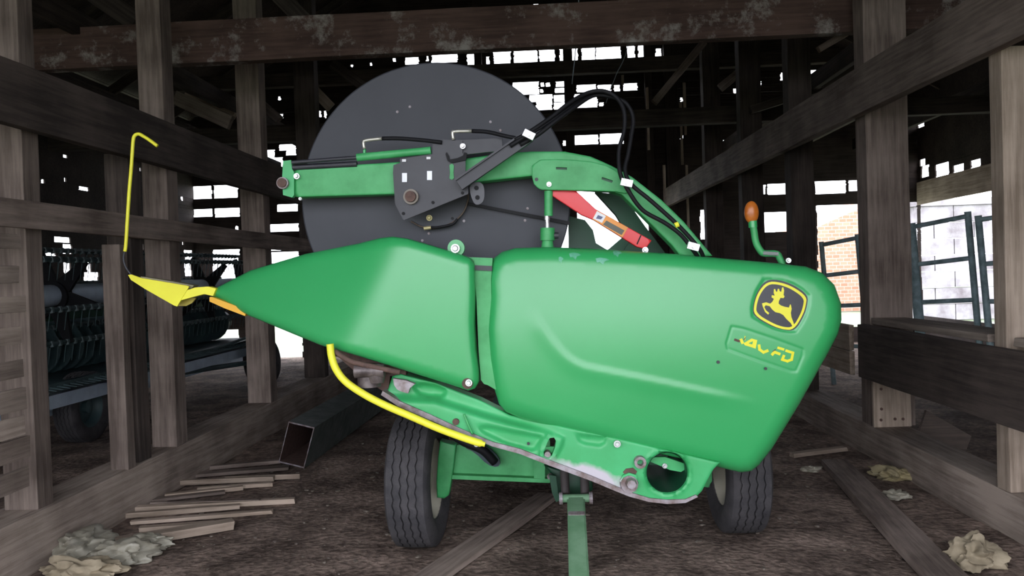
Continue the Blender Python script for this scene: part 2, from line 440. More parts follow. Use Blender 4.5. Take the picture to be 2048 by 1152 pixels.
RD = [(1523,370,1532,388),(1535,368,1580,388),(1630,363,1693,386),(1698,361,1733,381),(1526,425,1580,463),(1400,420,1422,478),(1478,375,1486,395),(1480,415,1486,515),(1328,380,1333,400),(1633,411,1840,650),(1120,384,1245,505),(1250,410,1297,470)]
RL = [(620,198,636,208),(642,197,648,207),(630,222,642,234),(648,222,653,236),(655,210,662,216),(556,193,561,200),(558,228,566,236),(528,300,550,330),(550,315,566,338),(558,289,592,300),(572,300,592,310),(385,373,424,397),(427,371,476,395),(385,419,425,433),(429,417,479,433),(533,383,541,391),(554,409,596,422),(537,449,598,462),(471,452,476,460),(534,491,593,500),(534,505,598,525),(425,500,479,512),(425,516,479,560),(490,650,607,730),(607,650,720,700),(434,660,480,730)]
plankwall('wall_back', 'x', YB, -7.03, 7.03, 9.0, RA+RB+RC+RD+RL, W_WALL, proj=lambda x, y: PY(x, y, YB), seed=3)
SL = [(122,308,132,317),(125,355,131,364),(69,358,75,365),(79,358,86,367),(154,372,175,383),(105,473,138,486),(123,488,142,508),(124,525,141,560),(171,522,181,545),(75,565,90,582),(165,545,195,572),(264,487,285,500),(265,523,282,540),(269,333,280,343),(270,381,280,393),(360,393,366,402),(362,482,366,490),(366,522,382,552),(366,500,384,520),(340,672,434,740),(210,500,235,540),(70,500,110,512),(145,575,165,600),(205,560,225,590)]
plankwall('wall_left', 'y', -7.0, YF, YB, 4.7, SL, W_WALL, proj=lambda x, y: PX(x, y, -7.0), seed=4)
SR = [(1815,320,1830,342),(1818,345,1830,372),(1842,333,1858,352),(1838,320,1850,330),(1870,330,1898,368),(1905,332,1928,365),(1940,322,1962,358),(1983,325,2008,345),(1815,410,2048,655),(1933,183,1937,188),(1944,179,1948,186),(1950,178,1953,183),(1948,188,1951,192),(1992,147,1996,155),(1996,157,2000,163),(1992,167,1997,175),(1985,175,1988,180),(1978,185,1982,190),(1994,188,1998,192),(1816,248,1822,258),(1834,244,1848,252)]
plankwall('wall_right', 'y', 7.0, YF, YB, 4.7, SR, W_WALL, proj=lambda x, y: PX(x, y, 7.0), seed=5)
# front: the alley door stands open behind the camera, its height and the left bay opening shaped for the light
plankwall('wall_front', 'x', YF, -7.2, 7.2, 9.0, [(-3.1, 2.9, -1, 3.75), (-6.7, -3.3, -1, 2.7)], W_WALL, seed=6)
# roof: two boarded slopes
for s, nm in ((-1, 'ceiling'), (1, 'ceiling')):
    bm = new(); L = 7.5; th = math.atan2(4.3, 7.2)
    n = 30
    for i in range(n):
        f0, f1 = i/n, (i+1)/n
        a = Vector((s*7.5*(1-f0), 0, 4.45+4.45*f0)); b = Vector((s*7.5*(1-f1), 0, 4.45+4.45*f1))
        dz = Vector((0, 0, .03)); off = Vector((0, 0, random.uniform(0, .01)))
        q = [a+off, b+off, b+off+dz, a+off+dz]
        for (ya, yb) in ((YF-.3, 7.4), (7.4, YB+.3)):
            A = [bm.verts.new(p+Vector((0, ya, 0))) for p in q]; B = [bm.verts.new(p+Vector((0, yb, 0))) for p in q]
            bm.faces.new(A[::-1]); bm.faces.new(B)
            for k in range(4): bm.faces.new((A[k], A[(k+1) % 4], B[(k+1) % 4], B[k]))
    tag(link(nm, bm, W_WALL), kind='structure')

# ------------------------------------------------------------------ timber frame
def post(side, pe, yref, pw, ztop, zbot, d, label, mat=W_GREY, X=None, group=None, nm='wooden_post'):
    """a post beside the alley: pe = pixel column of its alley-side front edge, pw = pixel width of its front face"""
    X = X if X is not None else (XL if side < 0 else XR)
    Y = PX(pe, yref, X).y; wd = pw*Y/F
    cx = X+side*wd/2
    return beam(nm, (cx, Y+d/2, zbot), (cx, Y+d/2, ztop), d, wd, mat, label, 'post', up=(1, 0, 0), group=group)
SILL = .30
beam('sill_beam', (XL-.13, .2, SILL/2-.01), (XL-.13, YB-.05, SILL/2-.01), .26, SILL+.02, W_LIT, 'heavy grey timber sill lying along the left side of the alley floor', 'beam')
SR_H = .24
beam('sill_beam', (XR+.13, .2, SR_H/2-.01), (XR+.13, YB-.05, SR_H/2-.01), .26, SR_H+.02, W_LIT, 'heavy grey timber sill lying along the right side of the alley floor', 'beam')
post(-1, 247, 700, 38, 1.78, SILL, .10, 'short pale timber stud standing on the left sill, ending below the thin rail', W_GREY)
post(-1, 240, 700, 52, 2.40, SILL, .16, 'tall grey stud hidden behind the short pale stud on the left sill', W_DARK, X=XL-.02).location.y += .19
post(-1, 347, 700, 52, 6.4, SILL, .17, 'thick grey post beside the yellow hooked rod, running up past the left rail', W_GREY)
post(-1, 538, 700, 48, 6.6, SILL, .18, 'brown post on left sill behind the yellow pointed tip of the harvester', W_GREY)
post(-1, 648, 700, 42, 7.0, SILL, .18, 'farthest visible left post, beside the large black reel disc', W_DARK)
post(-1, 62, 700, 70, 6.0, SILL, .14, 'pale upright at the left edge behind the horizontal crib slats', W_GREY, X=XL-.03)
post(1, 1747, 800, 73, .80, SR_H, .035, 'pale nailed board on the foot of the right post beside the wide plank', W_PALE, nm='nailed_board')
nb = bpy.data.objects['nailed_board']
for x, y in ((1762, 778), (1763, 818), (1762, 840), (1790, 838), (1806, 838)):
    bm = new(); p = PY(x, y, nb.matrix_world.translation.y-.0175); cyl(bm, p+Vector((0, .01, 0)), p-Vector((0, .004, 0)), .011, seg=10)
    me = bpy.data.meshes.new('nail_head'); bm.to_mesh(me); bm.free(); me.materials.append(RUST); o = bpy.data.objects.new('nail_head', me); COL.objects.link(o); o.parent = nb; o.matrix_parent_inverse = nb.matrix_world.inverted()
Yp1 = PX(1747, 800, XR).y
beam('wooden_post', (XR+.17, Yp1+.15, SR_H), (XR+.17, Yp1+.15, 6.6), .2, .32, W_GREY, 'massive brown post right of the green end panel, standing on the right sill', 'post', up=(1, 0, 0))
post(1, 2017, 800, 80, 2.62, SR_H, .12, 'pale sawn post at the right edge of view, under the long slanting rail', W_PALE)
post(1, 1583, 400, 44, 6.7, SR_H, .2, 'dark post on the right sill just left of the bright brick opening', W_DARK)
post(1, 1485, 400, 42, 6.8, SR_H, .2, 'dark post behind the amber warning lamp', W_DARK)
post(1, 1412, 400, 34, 6.8, SR_H, .2, 'farthest dark post on the right sill, left of the amber lamp', W_DARK)
# long rails nailed to the alley faces
beam('wall_rail', (XL+.035, .3, 2.52), (XL+.035, YB-.1, 2.52), .07, .33, W_DARK, 'wide dark rail nailed along the left posts above head height', 'beam')
a0 = PX(100, 392, XL+.03); zz = a0.z
beam('wall_rail', (XL+.02, .3, 1.90), (XL+.02, YB-.1, 1.90), .04, .15, W_GREY, 'thin grey rail nailed along the left posts at chest height', 'beam')
beam('wall_rail', (2.44, .3, 2.74), (2.24, YB-.05, 2.83), .08, .34, W_GREY, 'wide grey rail running back along the right posts to the far wall', 'beam')
# slats of the crib at the left edge
for k, (ya, yb) in enumerate([(401, 439), (467, 498), (530, 567), (592, 626), (654, 689), (720, 758), (777, 825), (835, 876), (880, 924), (941, 985)]):
    q = PX(30, (ya+yb)/2, XL+.03); hh = (yb-ya)*q.y/F
    z0 = q.z
    o = beam('crib_slat', (XL+.015, 1.6, z0+random.uniform(-.02, .02)), (XL+.015, 4.06+random.uniform(-.02, .05), z0), .025, hh*.98, W_LIT,
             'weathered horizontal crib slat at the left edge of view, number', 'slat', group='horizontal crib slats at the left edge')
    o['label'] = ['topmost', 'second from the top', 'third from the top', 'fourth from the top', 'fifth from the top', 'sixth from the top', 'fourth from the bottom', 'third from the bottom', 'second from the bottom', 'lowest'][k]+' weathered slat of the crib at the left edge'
# right lower wide plank with its cap
r = empty('feed_bunk_board', (XR+.0, 5.0, .6), 'wide dark grey plank with a cap board, running waist-high along the right posts', 'board')
beam('side_board', (XR-.072, 3.2, .83), (XR-.072, Yp1+.02, .83), .06, .40, W_DARK, parent=r)
beam('cap_board', (XR+.12, 4.55, 1.055), (XR+.12, Yp1-.02, 1.055), .26, .045, W_LIT, parent=r)
beam('cap_board', (XR+.12, 3.2, 1.055), (XR+.12, 4.30, 1.055), .26, .045, W_LIT, parent=r)
for j, (za, zb) in enumerate(((.80, 1.0), (.60, .79))):
    beam('bunk_side_board', (XR-.022, Yp1+.35, (za+zb)/2), (XR-.022, 9.6, (za+zb)/2), .04, zb-za, W_PALE, ('upper', 'lower')[j]+' brown board seen between the green panel and the massive right post', 'board')
# leaning square board behind the right sill
bm = new(); pts = [(1832, 880), (1853, 821), (1943, 872), (1925, 925)]
# cross beam overhead
beam('tie_beam', (-6.9, 6.62, 3.515), (6.9, 6.62, 3.515), .12, .345, W_RED, 'heavy red-brown overhead beam with whitewash patches crossing the whole view', 'beam')
# inner studs and girts of the far wall
for k, (px, wpx, lab) in enumerate(((1141, 18, 'narrow dark stud on the far wall between the two bright gap groups'), (1345, 26, 'dark stud on the far wall under the end of the long right rail'), (1300, 14, 'thin dark stud on the far wall right of the bright gaps'), (962, 15, 'dark stud on the far wall above the black reel disc'))):
    q = PY(px, 300, YB-.1); beam('wall_stud', (q.x, YB-.1, 0), (q.x, YB-.1, 8.0-abs(q.x)*.5), .12, wpx*YB/F, W_WALL, lab, 'post', up=(1, 0, 0))
# far wall: splinters of lighter lath catching light, wires
def far_strip(x0, y0, x1, y1, Y, w, mat, label, nm='roof_brace', cat='brace', d=.08):
    beam(nm, PY(x0, y0, Y), PY(x1, y1, Y), w, d, mat, label, cat, up=(0, 1, 0))
far_strip(1408, 84, 1308, 206, 10.5, .09, W_GREY, 'pale diagonal brace rising right toward the overhead beam, right of centre')
far_strip(1700, 62, 1636, 100, 9.0, .07, W_PALE, 'short pale brace under the overhead beam, left of the massive right post')
far_strip(1482, 142, 1440, 176, 11.0, .11, W_GREY, 'short brown brace between the far right posts')
far_strip(1660, 170, 1500, 220, 10.0, .10, W_DARK, 'dark lath slanting behind the right rail')
far_strip(1728, 128, 1650, 180, 8.6, .10, W_DARK, 'dark plank slanting beside the massive right post')
far_strip(500, -70, 640, 75, 7.6, .16, W_DARK, 'dark brace slanting down right above the overhead beam, left of centre')
far_strip(180, -20, 275, 45, 6.9, .18, W_DARK, 'dark brace slanting down at the upper left behind the thick post')
far_strip(664, 128, 732, 176, 9.8, .12, W_DARK, 'dark plank slanting behind the top left of the black disc')
far_strip(350, 195, 462, 246, 9.0, .16, W_GREY, 'grey-brown plank slanting between the two nearer left posts')
far_strip(370, 192, 470, 232, 9.6, .08, W_PALE, 'tan edge of a second plank behind the slanting left plank')
far_strip(500, 190, 560, 240, 8.4, .09, W_DARK, 'dark curved-looking brace right of the brown left post')
far_strip(628, 180, 662, 215, 10.8, .14, W_PALE, 'short tan board end by the cluster of bright gaps beside the disc')
for k, (x, ya, yb) in enumerate(((1062, 395, 500), (1294, 175, 300), (1361, 205, 330), (1411, 90, 250), (1411, 262, 400), (1368, 165, 270), (1328, 330, 480), (1245, 150, 170), (1373, 330, 500))):
    q = PY(x, ya, YB-.22); q2 = PY(x, yb, YB-.22); q2.x = q.x
    beam('wall_lath', q, q2, .05, .035, W_PALE, 'thin pale upright lath on the far wall', 'lath', up=(0, 1, 0), group='thin upright laths on the far wall')
for k, pts in enumerate((((1158, -10, 9), (1152, 90, 9), (1144, 168, 9)), ((1300, -275, 12.6), (1262, 60, 12.6), (1232, 150, 12.6), (1222, 175, 12.6), (1212, 206, 12.5)))):
    tag(link('hanging_wire', ptube(pts, .006), GALV, smooth=True), ('long thin wire hanging past the overhead beam, above the green arm', 'short thin wire in front of the right group of bright gaps')[k], 'wire')
# rafters, collar ties and loft joists in the dark upper part
for k in range(8):
    y = .6+k*2.0
    for s in (-1, 1):
        beam('roof_rafter', (s*7.1, y, 4.55), (s*.05, y, 8.75), .06, .16, W_DARK, 'dark rafter under the barn roof boards', 'rafter', group='rafters under the roof')
for k, (y, z) in enumerate(((8.6, 4.05), (10.9, 3.53), (13.3, 4.86))):
    beam('collar_beam', (-6.9+.6*(k == 2), y, z), (6.9-.6*(k == 2), y, z), .16, .22, W_DARK, ('nearest', 'middle', 'farthest')[k]+' of three dark cross beams behind the red-brown overhead beam', 'beam')
for k, x in enumerate((-5.2, -3.9, 3.3, 4.6, 5.8)):
    beam('loft_joist', (x, .2, 3.72), (x, YB-.1, 3.72), .08, .2, W_DARK, 'dark loft joist running back over a side bay', 'joist', group='loft joists over the side bays')

# ------------------------------------------------------------------ outdoors, right
bm = new(); a = PY(1600, 470, 26); b = PY(1780, 382, 26)
A = [(a.x, 26, -.05), (b.x+.3, 26, -.05), (b.x+.3, 26, b.z), (a.x, 26, a.z)]
f = [bm.verts.new(p) for p in A]; g = [bm.verts.new((p[0], 32, p[2])) for p in A]
bm.faces.new(f); bm.faces.new(g[::-1])
for k in range(4): bm.faces.new((f[k], g[k], g[(k+1) % 4], f[(k+1) % 4]))
tag(link('brick_building', bm, BRICK), 'orange brick building with a sloping top seen outside through the right opening', 'building')
a = empty('block_wall', (11.5, 21, 0), 'pale concrete block wall outside behind the metal gates', 'wall')
bm = new(); rr = random.Random(5)
for j in range(7):
    x = 9.35-(j % 2)*.5
    while x < 17:
        L = 1.0; boxmm(bm, (x+.012, 21+rr.uniform(-.01, .01), j*.42+.01-.06), (x+L-.012, 21.3, j*.42+.41-.06)); x += L
link('block_courses', bm, DIRTB, a)
bm = new(); boxmm(bm, (9.2, 20.95, 2.88), (17, 21.4, 3.05)); link('coping', bm, DIRTB, a)
# brown board high over the gates
q = PX(1930, 365, 6.9); beam('wall_board', (6.9, 9.2, q.z+.02), (6.9, 15.3, q.z-.02), .05, .42, W_PALE, 'wide tan board on the right wall above the gates', 'board')

# tube gates
def gate(name, label, TL, TR, BR, BL, rails, ups, Yl, Yr, brace=False):
    c = [PY(TL[0], TL[1], Yl), PY(TR[0], TR[1], Yr), PY(BR[0], BR[1], Yr), PY(BL[0], BL[1], Yl)]
    # keep it a plane standing on the ground
    g = empty(name, ((c[0].x+c[1].x)/2, (Yl+Yr)/2, 0), label, 'gate')
    def at(s, t):
        top = c[0].lerp(c[1], s); bot = c[3].lerp(c[2], s); return top.lerp(bot, t)
    for t in rails:
        bm = new(); cyl(bm, at(0, t), at(1, t), .026, seg=12); link('rail', bm, GATE, g, smooth=True, auto=.8)
    for s, r in ups:
        bm = new(); cyl(bm, at(s, -.02), at(s, 1.01), r, seg=12); link('upright', bm, GATE, g, smooth=True, auto=.8)
    if brace:
        bm = new(); cyl(bm, at(0.02, .62), at(.35, .98), .02, seg=8); cyl(bm, at(.35, .62), at(.02, .98), .02, seg=8); link('cross_brace', bm, GATE, g)
    return g
gate('tube_gate', 'weathered teal tube gate leaning behind the massive right post', (1643, 490), (1936, 432), (1975, 872), (1672, 812), (0, .19, .38, .62, .98), ((0, .03), (.28, .05), (.635, .055), (1, .035)), 10.2, 9.2)
gate('tube_gate', 'second teal tube gate with a cross brace, at the right edge', (1957, 440), (2240, 396), (2290, 930), (1998, 880), (0, .2, .37, .6, 1), ((0, .035), (1, .035)), 8.9, 8.2, True)

# ================================================================== HARVESTER HEADER (end view)
YP = 3.50
H = empty('harvester_header', (.55, YP+.1, .3), 'large green draper header parked end-on in the alley, with black reel disc', 'farm machine')
OUT = [(979,590),(976,560),(979,535),(988,516),(1003,504),(1030,496),(1100,494),(1200,498),(1350,508),(1450,517),(1560,527),(1612,533),(1645,546),(1669,570),(1682,606),(1683,640),(1676,668),(1655,708),(1600,806),(1545,896),(1518,930),(1503,942),(1482,945),(1440,935),(1250,892),(1100,853),(1040,836),(1012,824),(998,808),(988,775),(980,720),(975,660)]
CREASE = [(1063,615),(1085,655),(1110,690),(1135,716),(1165,733),(1200,741),(1300,761),(1400,782),(1525,808)]
CR = [(p.x, p.y) for p in catmull([Vector((a, b, 0)) for a, b in CREASE], 6)]
def crop2(l): return [(1400+x/3.841, 500+y/3.841) for x, y in l]
LOGO_O = crop2([(492,226),(560,222),(640,232),(720,262),(790,305),(836,350),(832,420),(810,500),(775,565),(735,624),(690,626),(630,618),(560,596),(490,560),(408,512),(402,450),(412,390),(440,310)])
PLATE_O = crop2([(245,590),(330,605),(560,680),(790,765),(790,810),(740,930),(700,930),(460,850),(215,760),(205,720)])
def hpanel(V):
    h = np.zeros(len(V))
    # gentle crown of the moulded shell
    cx, cy = 1300, 690
    h += .00000016*((V[:, 0]-cx)**2)*1.0+.0000011*((V[:, 1]-cy)**2)
    d, s, t = segdist(V, CR, closed=False)
    # which side: + below the line
    amp = .0065*np.clip(t/.12, 0, 1)*np.clip((1-t)/.1, 0, 1)
    h -= amp*np.where(s > 0, np.exp(-(d/22.)**2), np.exp(-(d/5.)**2))
    h += .006*(1/(1+np.exp(-(np.where(inside(V, LOGO_O), 1, -1)*segdist(V, LOGO_O)[0]+1.5)/1.1)))
    k = np.where(inside(V, PLATE_O), 1, -1)*segdist(V, PLATE_O)[0]
    h += .0022*np.exp(-(k/2.2)**2)+.0015*(1/(1+np.exp(-k/1.5)))
    return h
panel = link('end_shield', sheet(OUT, YP, .16, er=27, ed=.062, hf=hpanel, spacing=7, step=7, back=YP+.2, fine=(1445, 550, 1630, 755, 2.6)), GREEN, H, smooth=True, auto=1.0)
def on_panel(outline, off, thick, bm=None, holes=()):
    return sheet(outline, YP-off, thick, hf=lambda V: hpanel(V), spacing=6, step=4, holes=holes, bm=bm)
link('emblem_background', on_panel(chaikin(crop2([(500,232),(600,226),(722,268),(832,348),(822,430),(800,505),(732,620),(640,616),(540,584),(412,510),(404,440),(432,330)]), 2), .0016, .0012), DECALB, panel)
YO = chaikin(crop2([(514,243),(610,245),(715,282),(822,358),(812,430),(790,500),(722,613),(640,612),(545,578),(414,500),(414,420),(445,325)]), 2)
YI = chaikin(crop2([(522,262),(605,264),(705,300),(800,370),(794,428),(772,494),(714,594),(642,593),(555,562),(432,487),(434,422),(462,335)]), 2)
link('emblem_border', on_panel(YO, .0028, .001, holes=[YI]), DECALY, panel)
DEER = crop2([(552,346),(574,351),(566,330),(568,300),(578,300),(584,318),(592,322),(598,298),(608,298),(612,316),(624,322),(630,288),(640,286),(646,312),(642,345),(650,356),(642,370),(618,368),(606,392),(604,412),(622,426),(650,436),(684,442),(692,418),(698,420),(704,452),(698,482),(702,515),(718,556),(726,590),(712,590),(698,562),(664,530),(640,500),(616,486),(580,478),(556,458),(536,432),(505,424),(494,438),(508,464),(532,484),(524,497),(500,476),(482,434),(476,410),(508,402),(540,412),(556,398),(568,376),(550,364)])
link('emblem_deer', on_panel(DEER, .0028, .001), DECALY, panel)
def stroke(bm, pts, wd=17):
    pts = crop2(pts); wd /= 3.841
    for a, b in zip(pts, pts[1:]):
        dx, dy = b[0]-a[0], b[1]-a[1]; L = math.hypot(dx, dy); nx_, ny_ = -dy/L*wd/2, dx/L*wd/2; ex, ey = dx/L*wd*.4, dy/L*wd*.4
        on_panel([(a[0]-ex+nx_, a[1]-ey+ny_), (b[0]+ex+nx_, b[1]+ey+ny_), (b[0]+ex-nx_, b[1]+ey-ny_), (a[0]-ex-nx_, a[1]-ey-ny_)], .002, .001, bm=bm)
bm = new()
stroke(bm, [(316, 690), (326, 712)], 22)                                   # what is left of the 6
stroke(bm, [(346, 664), (344, 690)], 7)
on_panel(crop2([(336,716),(396,680),(440,692),(428,758),(398,748),(344,732)]), .002, .001, bm=bm, holes=[crop2([(372,716),(408,700),(402,726)])])   # 4
stroke(bm, [(454, 734), (458, 764), (488, 786), (518, 774)], 21)               # worn 0
stroke(bm, [(602, 752), (640, 763)], 19); stroke(bm, [(556, 802), (572, 784), (610, 798)], 21)  # worn F
stroke(bm, [(664, 774), (714, 790), (704, 842), (672, 854), (632, 842), (644, 814)], 20)  # D
link('model_number', bm, DECALY, panel)
bm = new(); stroke(bm, [(270, 690), (300, 700)], 18); stroke(bm, [(338, 690), (350, 672)], 6); stroke(bm, [(560, 780), (580, 765)], 6); link('decal_residue', bm, RUST, panel)
for x, y, r in ((1436, 724, 3.2), (1531, 737, 2.8)):
    bm = new(); p = PY(x, y, YP+.004); cyl(bm, p, p-Vector((0, .006, 0)), r*YP/F, seg=14); link('screw_hole', bm, BLACK, panel)
# scuffs on the top edge of the shield
for x, y, wx in ((1150, 512, 12), (1205, 522, 14), (1235, 508, 9), (1122, 520, 5)):
    ol = [(x-wx, y-5), (x-wx*.3, y-7), (x+wx*.6, y-5), (x+wx, y-2), (x+wx*.3, y+1), (x+wx*.1, y+7), (x-wx*.4, y+2), (x-wx*.8, y+3)]
    def hs(V):
        d = segdist(V, OUT)[0]; t = np.clip(d/27, 0, 1); return .062*(1-np.sqrt(np.clip(1-(1-t)**2, 0, 1)))+hpanel(V)
    link('paint_scuff', sheet(ol, YP-.0025, .001, hf=hs, spacing=3, step=3), surf('scuffed_pale_paint', (.16, .45, .33), (.08, .38, .2), scale=40), panel)

# --- front divider shield
DIV = [(430,577),(500,541),(610,508),(716,487),(760,476),(785,473),(815,477),(870,493),(925,510),(942,517),(949,530),(950,580),(948,650),(951,700),(957,745),(957,765),(950,777),(936,781),(900,769),(800,738),(720,713),(640,690),(560,657),(497,631),(425,592),(425,584)]
FOLD = [(793,470),(700,700)]
def hdiv(V):
    # slants back toward the tip left of a soft fold
    nx_, ny_ = -(700-793), (700-470); x = V[:, 0]; y = V[:, 1]
    # signed distance left of the fold line
    L = math.hypot(93, 230); sd = ((793-x)*230-(y-470)*93*1.0)/L
    soft = 14*np.log1p(np.exp(np.clip(sd/14, -40, 40)))
    h = .00125*soft
    # upper bevel on the right of the fold: gentle roll
    d, _, _ = segdist(V, DIV)
    h += .00000035*((y-640)**2)
    return h
div = link('divider_shield', sheet(DIV, YP-.02, .1, er=20, ed=.04, hf=hdiv, spacing=8, step=7), GREEN, H, smooth=True, auto=1.0)
bm = new(); p = PY(935, 767, YP-.015); cyl(bm, p+Vector((0, .03, 0)), p-Vector((0, .004, 0)), .024, seg=18); link('bolt_recess', bm, RUST, div, smooth=True, auto=.7)
bm = new(); bolt(bm, 938, 765, YP-.03, 7, .022); link('fixing_bolt', bm, ZINC, div, smooth=True, auto=.7)
# pillar between the two shields, and rounded ear on top
pil = plate('centre_pillar', [(948,520),(985,520),(982,560),(984,700),(992,780),(975,770),(968,768),(962,760),(957,700),(953,600)], YP+.055, .05, GREEN_W, H)
bm = sheet([(944, 530), (984, 532), (984, 542), (946, 540)], YP+.045, .02); link('pillar_slot', bm, BLACK, pil)
ear = plate('lift_ear', circ(912, 496, 17, 20)+[], YP+.05, .04, GREEN, H)
bm = new(); bolt(bm, 911, 497, YP+.035, 9, .02); link('ear_bolt', bm, ZINC, ear, smooth=True, auto=.7)
bm = sheet([(925, 514), (985, 516), (985, 531), (930, 527)], YP+.07, .05); link('top_bracket', bm, GREEN_W, H)

# --- cast side frame below
CASTO = [(785,752),(800,748),(870,765),(960,800),(1020,830),(1250,880),(1440,925),(1426,940),(1404,982),(1392,994),(1370,1002),(1335,1003),(1300,1000),(1262,989),(1230,976),(1180,955),(1100,925),(1040,902),(990,888),(920,860),(860,832),(800,806),(772,790)]
SLOT = [(1095,884),(1100,876),(1108,875),(1112,882),(1110,895),(1104,911),(1096,916),(1088,912),(1087,904)]
HOLE = circ(1334, 945, 41, 40)
POCK = [(955,853),(975,851),(1082,871),(1086,876),(1072,900),(1062,902),(1010,888),(965,866)]
OVAL = [(825+(p[0]-0), p[1]) for p in []] or [(825,776),(830,768),(850,766),(875,770),(892,778),(893,788),(885,795),(860,795),(838,790)]
RIB = [(1095,866),(1118,872),(1127,876),(1124,890),(1109,918),(1095,922),(1078,912),(1080,900)]
def hcast(V):
    h = np.zeros(len(V))
    for o_, d_ in ((POCK, .022), (OVAL, .030), ([(1150,868),(1158,884),(1170,889),(1200,893),(1212,886),(1214,872)], .016)):
        k = np.where(inside(V, o_), 1, -1)*segdist(V, o_)[0]; h += d_/(1+np.exp(-np.clip((k-2)/1.3, -40, 40)))
    k = np.where(inside(V, RIB), 1, -1)*segdist(V, RIB)[0]; h -= .016/(1+np.exp(-np.clip((k)/1.0, -40, 40)))
    k = np.abs(segdist(V, HOLE)[0]-4); h -= .008*np.exp(-(k/4.)**2)
    # fold: the strip above steps in under the shields
    f = [(770,795),(870,800),(960,828),(1020,845),(1200,890)]
    d, s, t = segdist(V, f, closed=False)
    h += .05/(1+np.exp(np.clip(s*d/3.0, -40, 40)))*np.clip((1120-V[:, 0])/60, 0, 1)
    return h
cast = link('side_frame', sheet(CASTO, YP+.05, .09, er=5, ed=.008, hf=hcast, spacing=4.5, step=4, holes=[SLOT, HOLE]), CAST, H, smooth=True, auto=1.0)
EDGE = [(765,782),(800,803),(860,829),(920,857),(985,884),(1040,898),(1100,921),(1180,951),(1232,973),(1264,986),(1300,997),(1335,1000),(1371,999),(1392,990),(1396,994),(1371,1006),(1335,1008),(1298,1004),(1258,993),(1228,981),(1180,961),(1098,931),(1040,908),(985,893),(920,866),(855,838),(795,812),(762,790)]
link('rubbed_lower_edge', sheet(EDGE, YP+.038, .1, step=8), BARE, cast, smooth=True, auto=.6)
# paint rubbed through to pale metal where the frame skids on the ground
def wear_mat():
    nt = CAST.node_tree; b = nt.nodes['Principled BSDF']; old = b.inputs['Base Color'].links[0].from_socket
    tc = N(nt, 'ShaderNodeTexCoord'); c = PY(1185, 954, YP+.05)-root_loc(H)
    mp = N(nt, 'ShaderNodeMapping'); mp.inputs['Location'].default_value = -c
    nt.links.new(tc.outputs['Object'], mp.inputs[0])
    m2 = N(nt, 'ShaderNodeMapping'); m2.inputs['Rotation'].default_value = (0, -.36, 0); nt.links.new(mp.outputs[0], m2.inputs[0])
    m3 = N(nt, 'ShaderNodeMapping'); m3.inputs['Scale'].default_value = (5.2, 1, 20); nt.links.new(m2.outputs[0], m3.inputs[0])
    ln = N(nt, 'ShaderNodeVectorMath', operation='LENGTH'); nt.links.new(m3.outputs[0], ln.inputs[0])
    n = N(nt, 'ShaderNodeTexNoise'); n.inputs['Scale'].default_value = 14; n.inputs['Detail'].default_value = 6; nt.links.new(tc.outputs['Object'], n.inputs['Vector'])
    ma = N(nt, 'ShaderNodeMath', operation='MULTIPLY_ADD'); ma.inputs[1].default_value = 1.1; nt.links.new(n.outputs['Fac'], ma.inputs[0]); nt.links.new(ln.outputs[1], ma.inputs[2])
    r = N(nt, 'ShaderNodeValToRGB'); r.color_ramp.elements[0].position = .72; r.color_ramp.elements[0].color = (1, 1, 1, 1); r.color_ramp.elements[1].position = 1.0; r.color_ramp.elements[1].color = (0, 0, 0, 1)
    mh = N(nt, 'ShaderNodeMath', operation='MULTIPLY'); mh.inputs[1].default_value = .6; nt.links.new(ma.outputs[0], mh.inputs[0]); nt.links.new(mh.outputs[0], r.inputs[0])
    mx = N(nt, 'ShaderNodeMix', data_type='RGBA'); mx.inputs[7].default_value = (.50, .47, .52, 1)
    nt.links.new(r.outputs[0], mx.inputs[0]); nt.links.new(old, mx.inputs[6]); nt.links.new(mx.outputs[2], b.inputs['Base Color'])
wear_mat()
bm = new(); c = PY(1334, 945, YP+.05)
rg = lathe(bm, c, (0, 1, 0), [(.0, .094), (.5, .094), (.5, .088), (.0, .088)], 40); link('tube_bore', bm, GREEN_D, cast, smooth=True, auto=.7)
link('bore_tab', sheet([(1300,915),(1330,914),(1368,927),(1372,938),(1362,944),(1340,940),(1302,924)], YP+.12, .02, step=6), CAST, cast)
for x, y, r in ((1234, 887, 7), (1329, 931, 5), (953, 888, 5)):
    bm = new(); bolt(bm, x, y, YP+.04 if y < 930 else YP+.11, r, .02); link('frame_bolt', bm, ZINC, cast, smooth=True, auto=.7)
bm = new(); p = PY(1279, 922, YP+.05); lathe(bm, p, (0, -1, 0), [(0, .026), (.035, .026), (.035, .014), (0, .014)], 20); link('pipe_boss', bm, BARE, cast, smooth=True, auto=.7)
bm = new(); p = PY(1258, 966, YP+.05); cyl(bm, p, p-Vector((0, .025, 0)), .042, .038, seg=14); p = PY(1262, 966, YP+.02); cyl(bm, p, p-Vector((0, .03, 0)), .026, .020, seg=8); link('skid_pivot_bolt', bm, BARE, cast, smooth=True, auto=.7)
link('rust_patch', sheet([(1246,945),(1252,938),(1266,936),(1274,943),(1272,948),(1262,946),(1252,950)], YP+.043, .008, step=5), RUST, cast)
link('keeper_arc', sheet([(1240,962),(1246,951),(1258,946),(1272,950),(1276,962),(1271,962),(1268,955),(1257,951),(1248,955),(1243,966)], YP+.03, .02, step=4), CAST, cast)
for x, y, r in ((1057, 887, 3), (1252, 925, 2.6)):
    bm = new(); p = PY(x, y, YP+.058); cyl(bm, p, p-Vector((0, .007, 0)), r*YP/F, seg=12); link('drill_hole', bm, BLACK, cast)
bm = new(); p = PY(912, 843, YP+.05); cyl(bm, p, p-Vector((0, .012, 0)), .015, seg=12); link('rusty_stud', bm, RUST, cast)
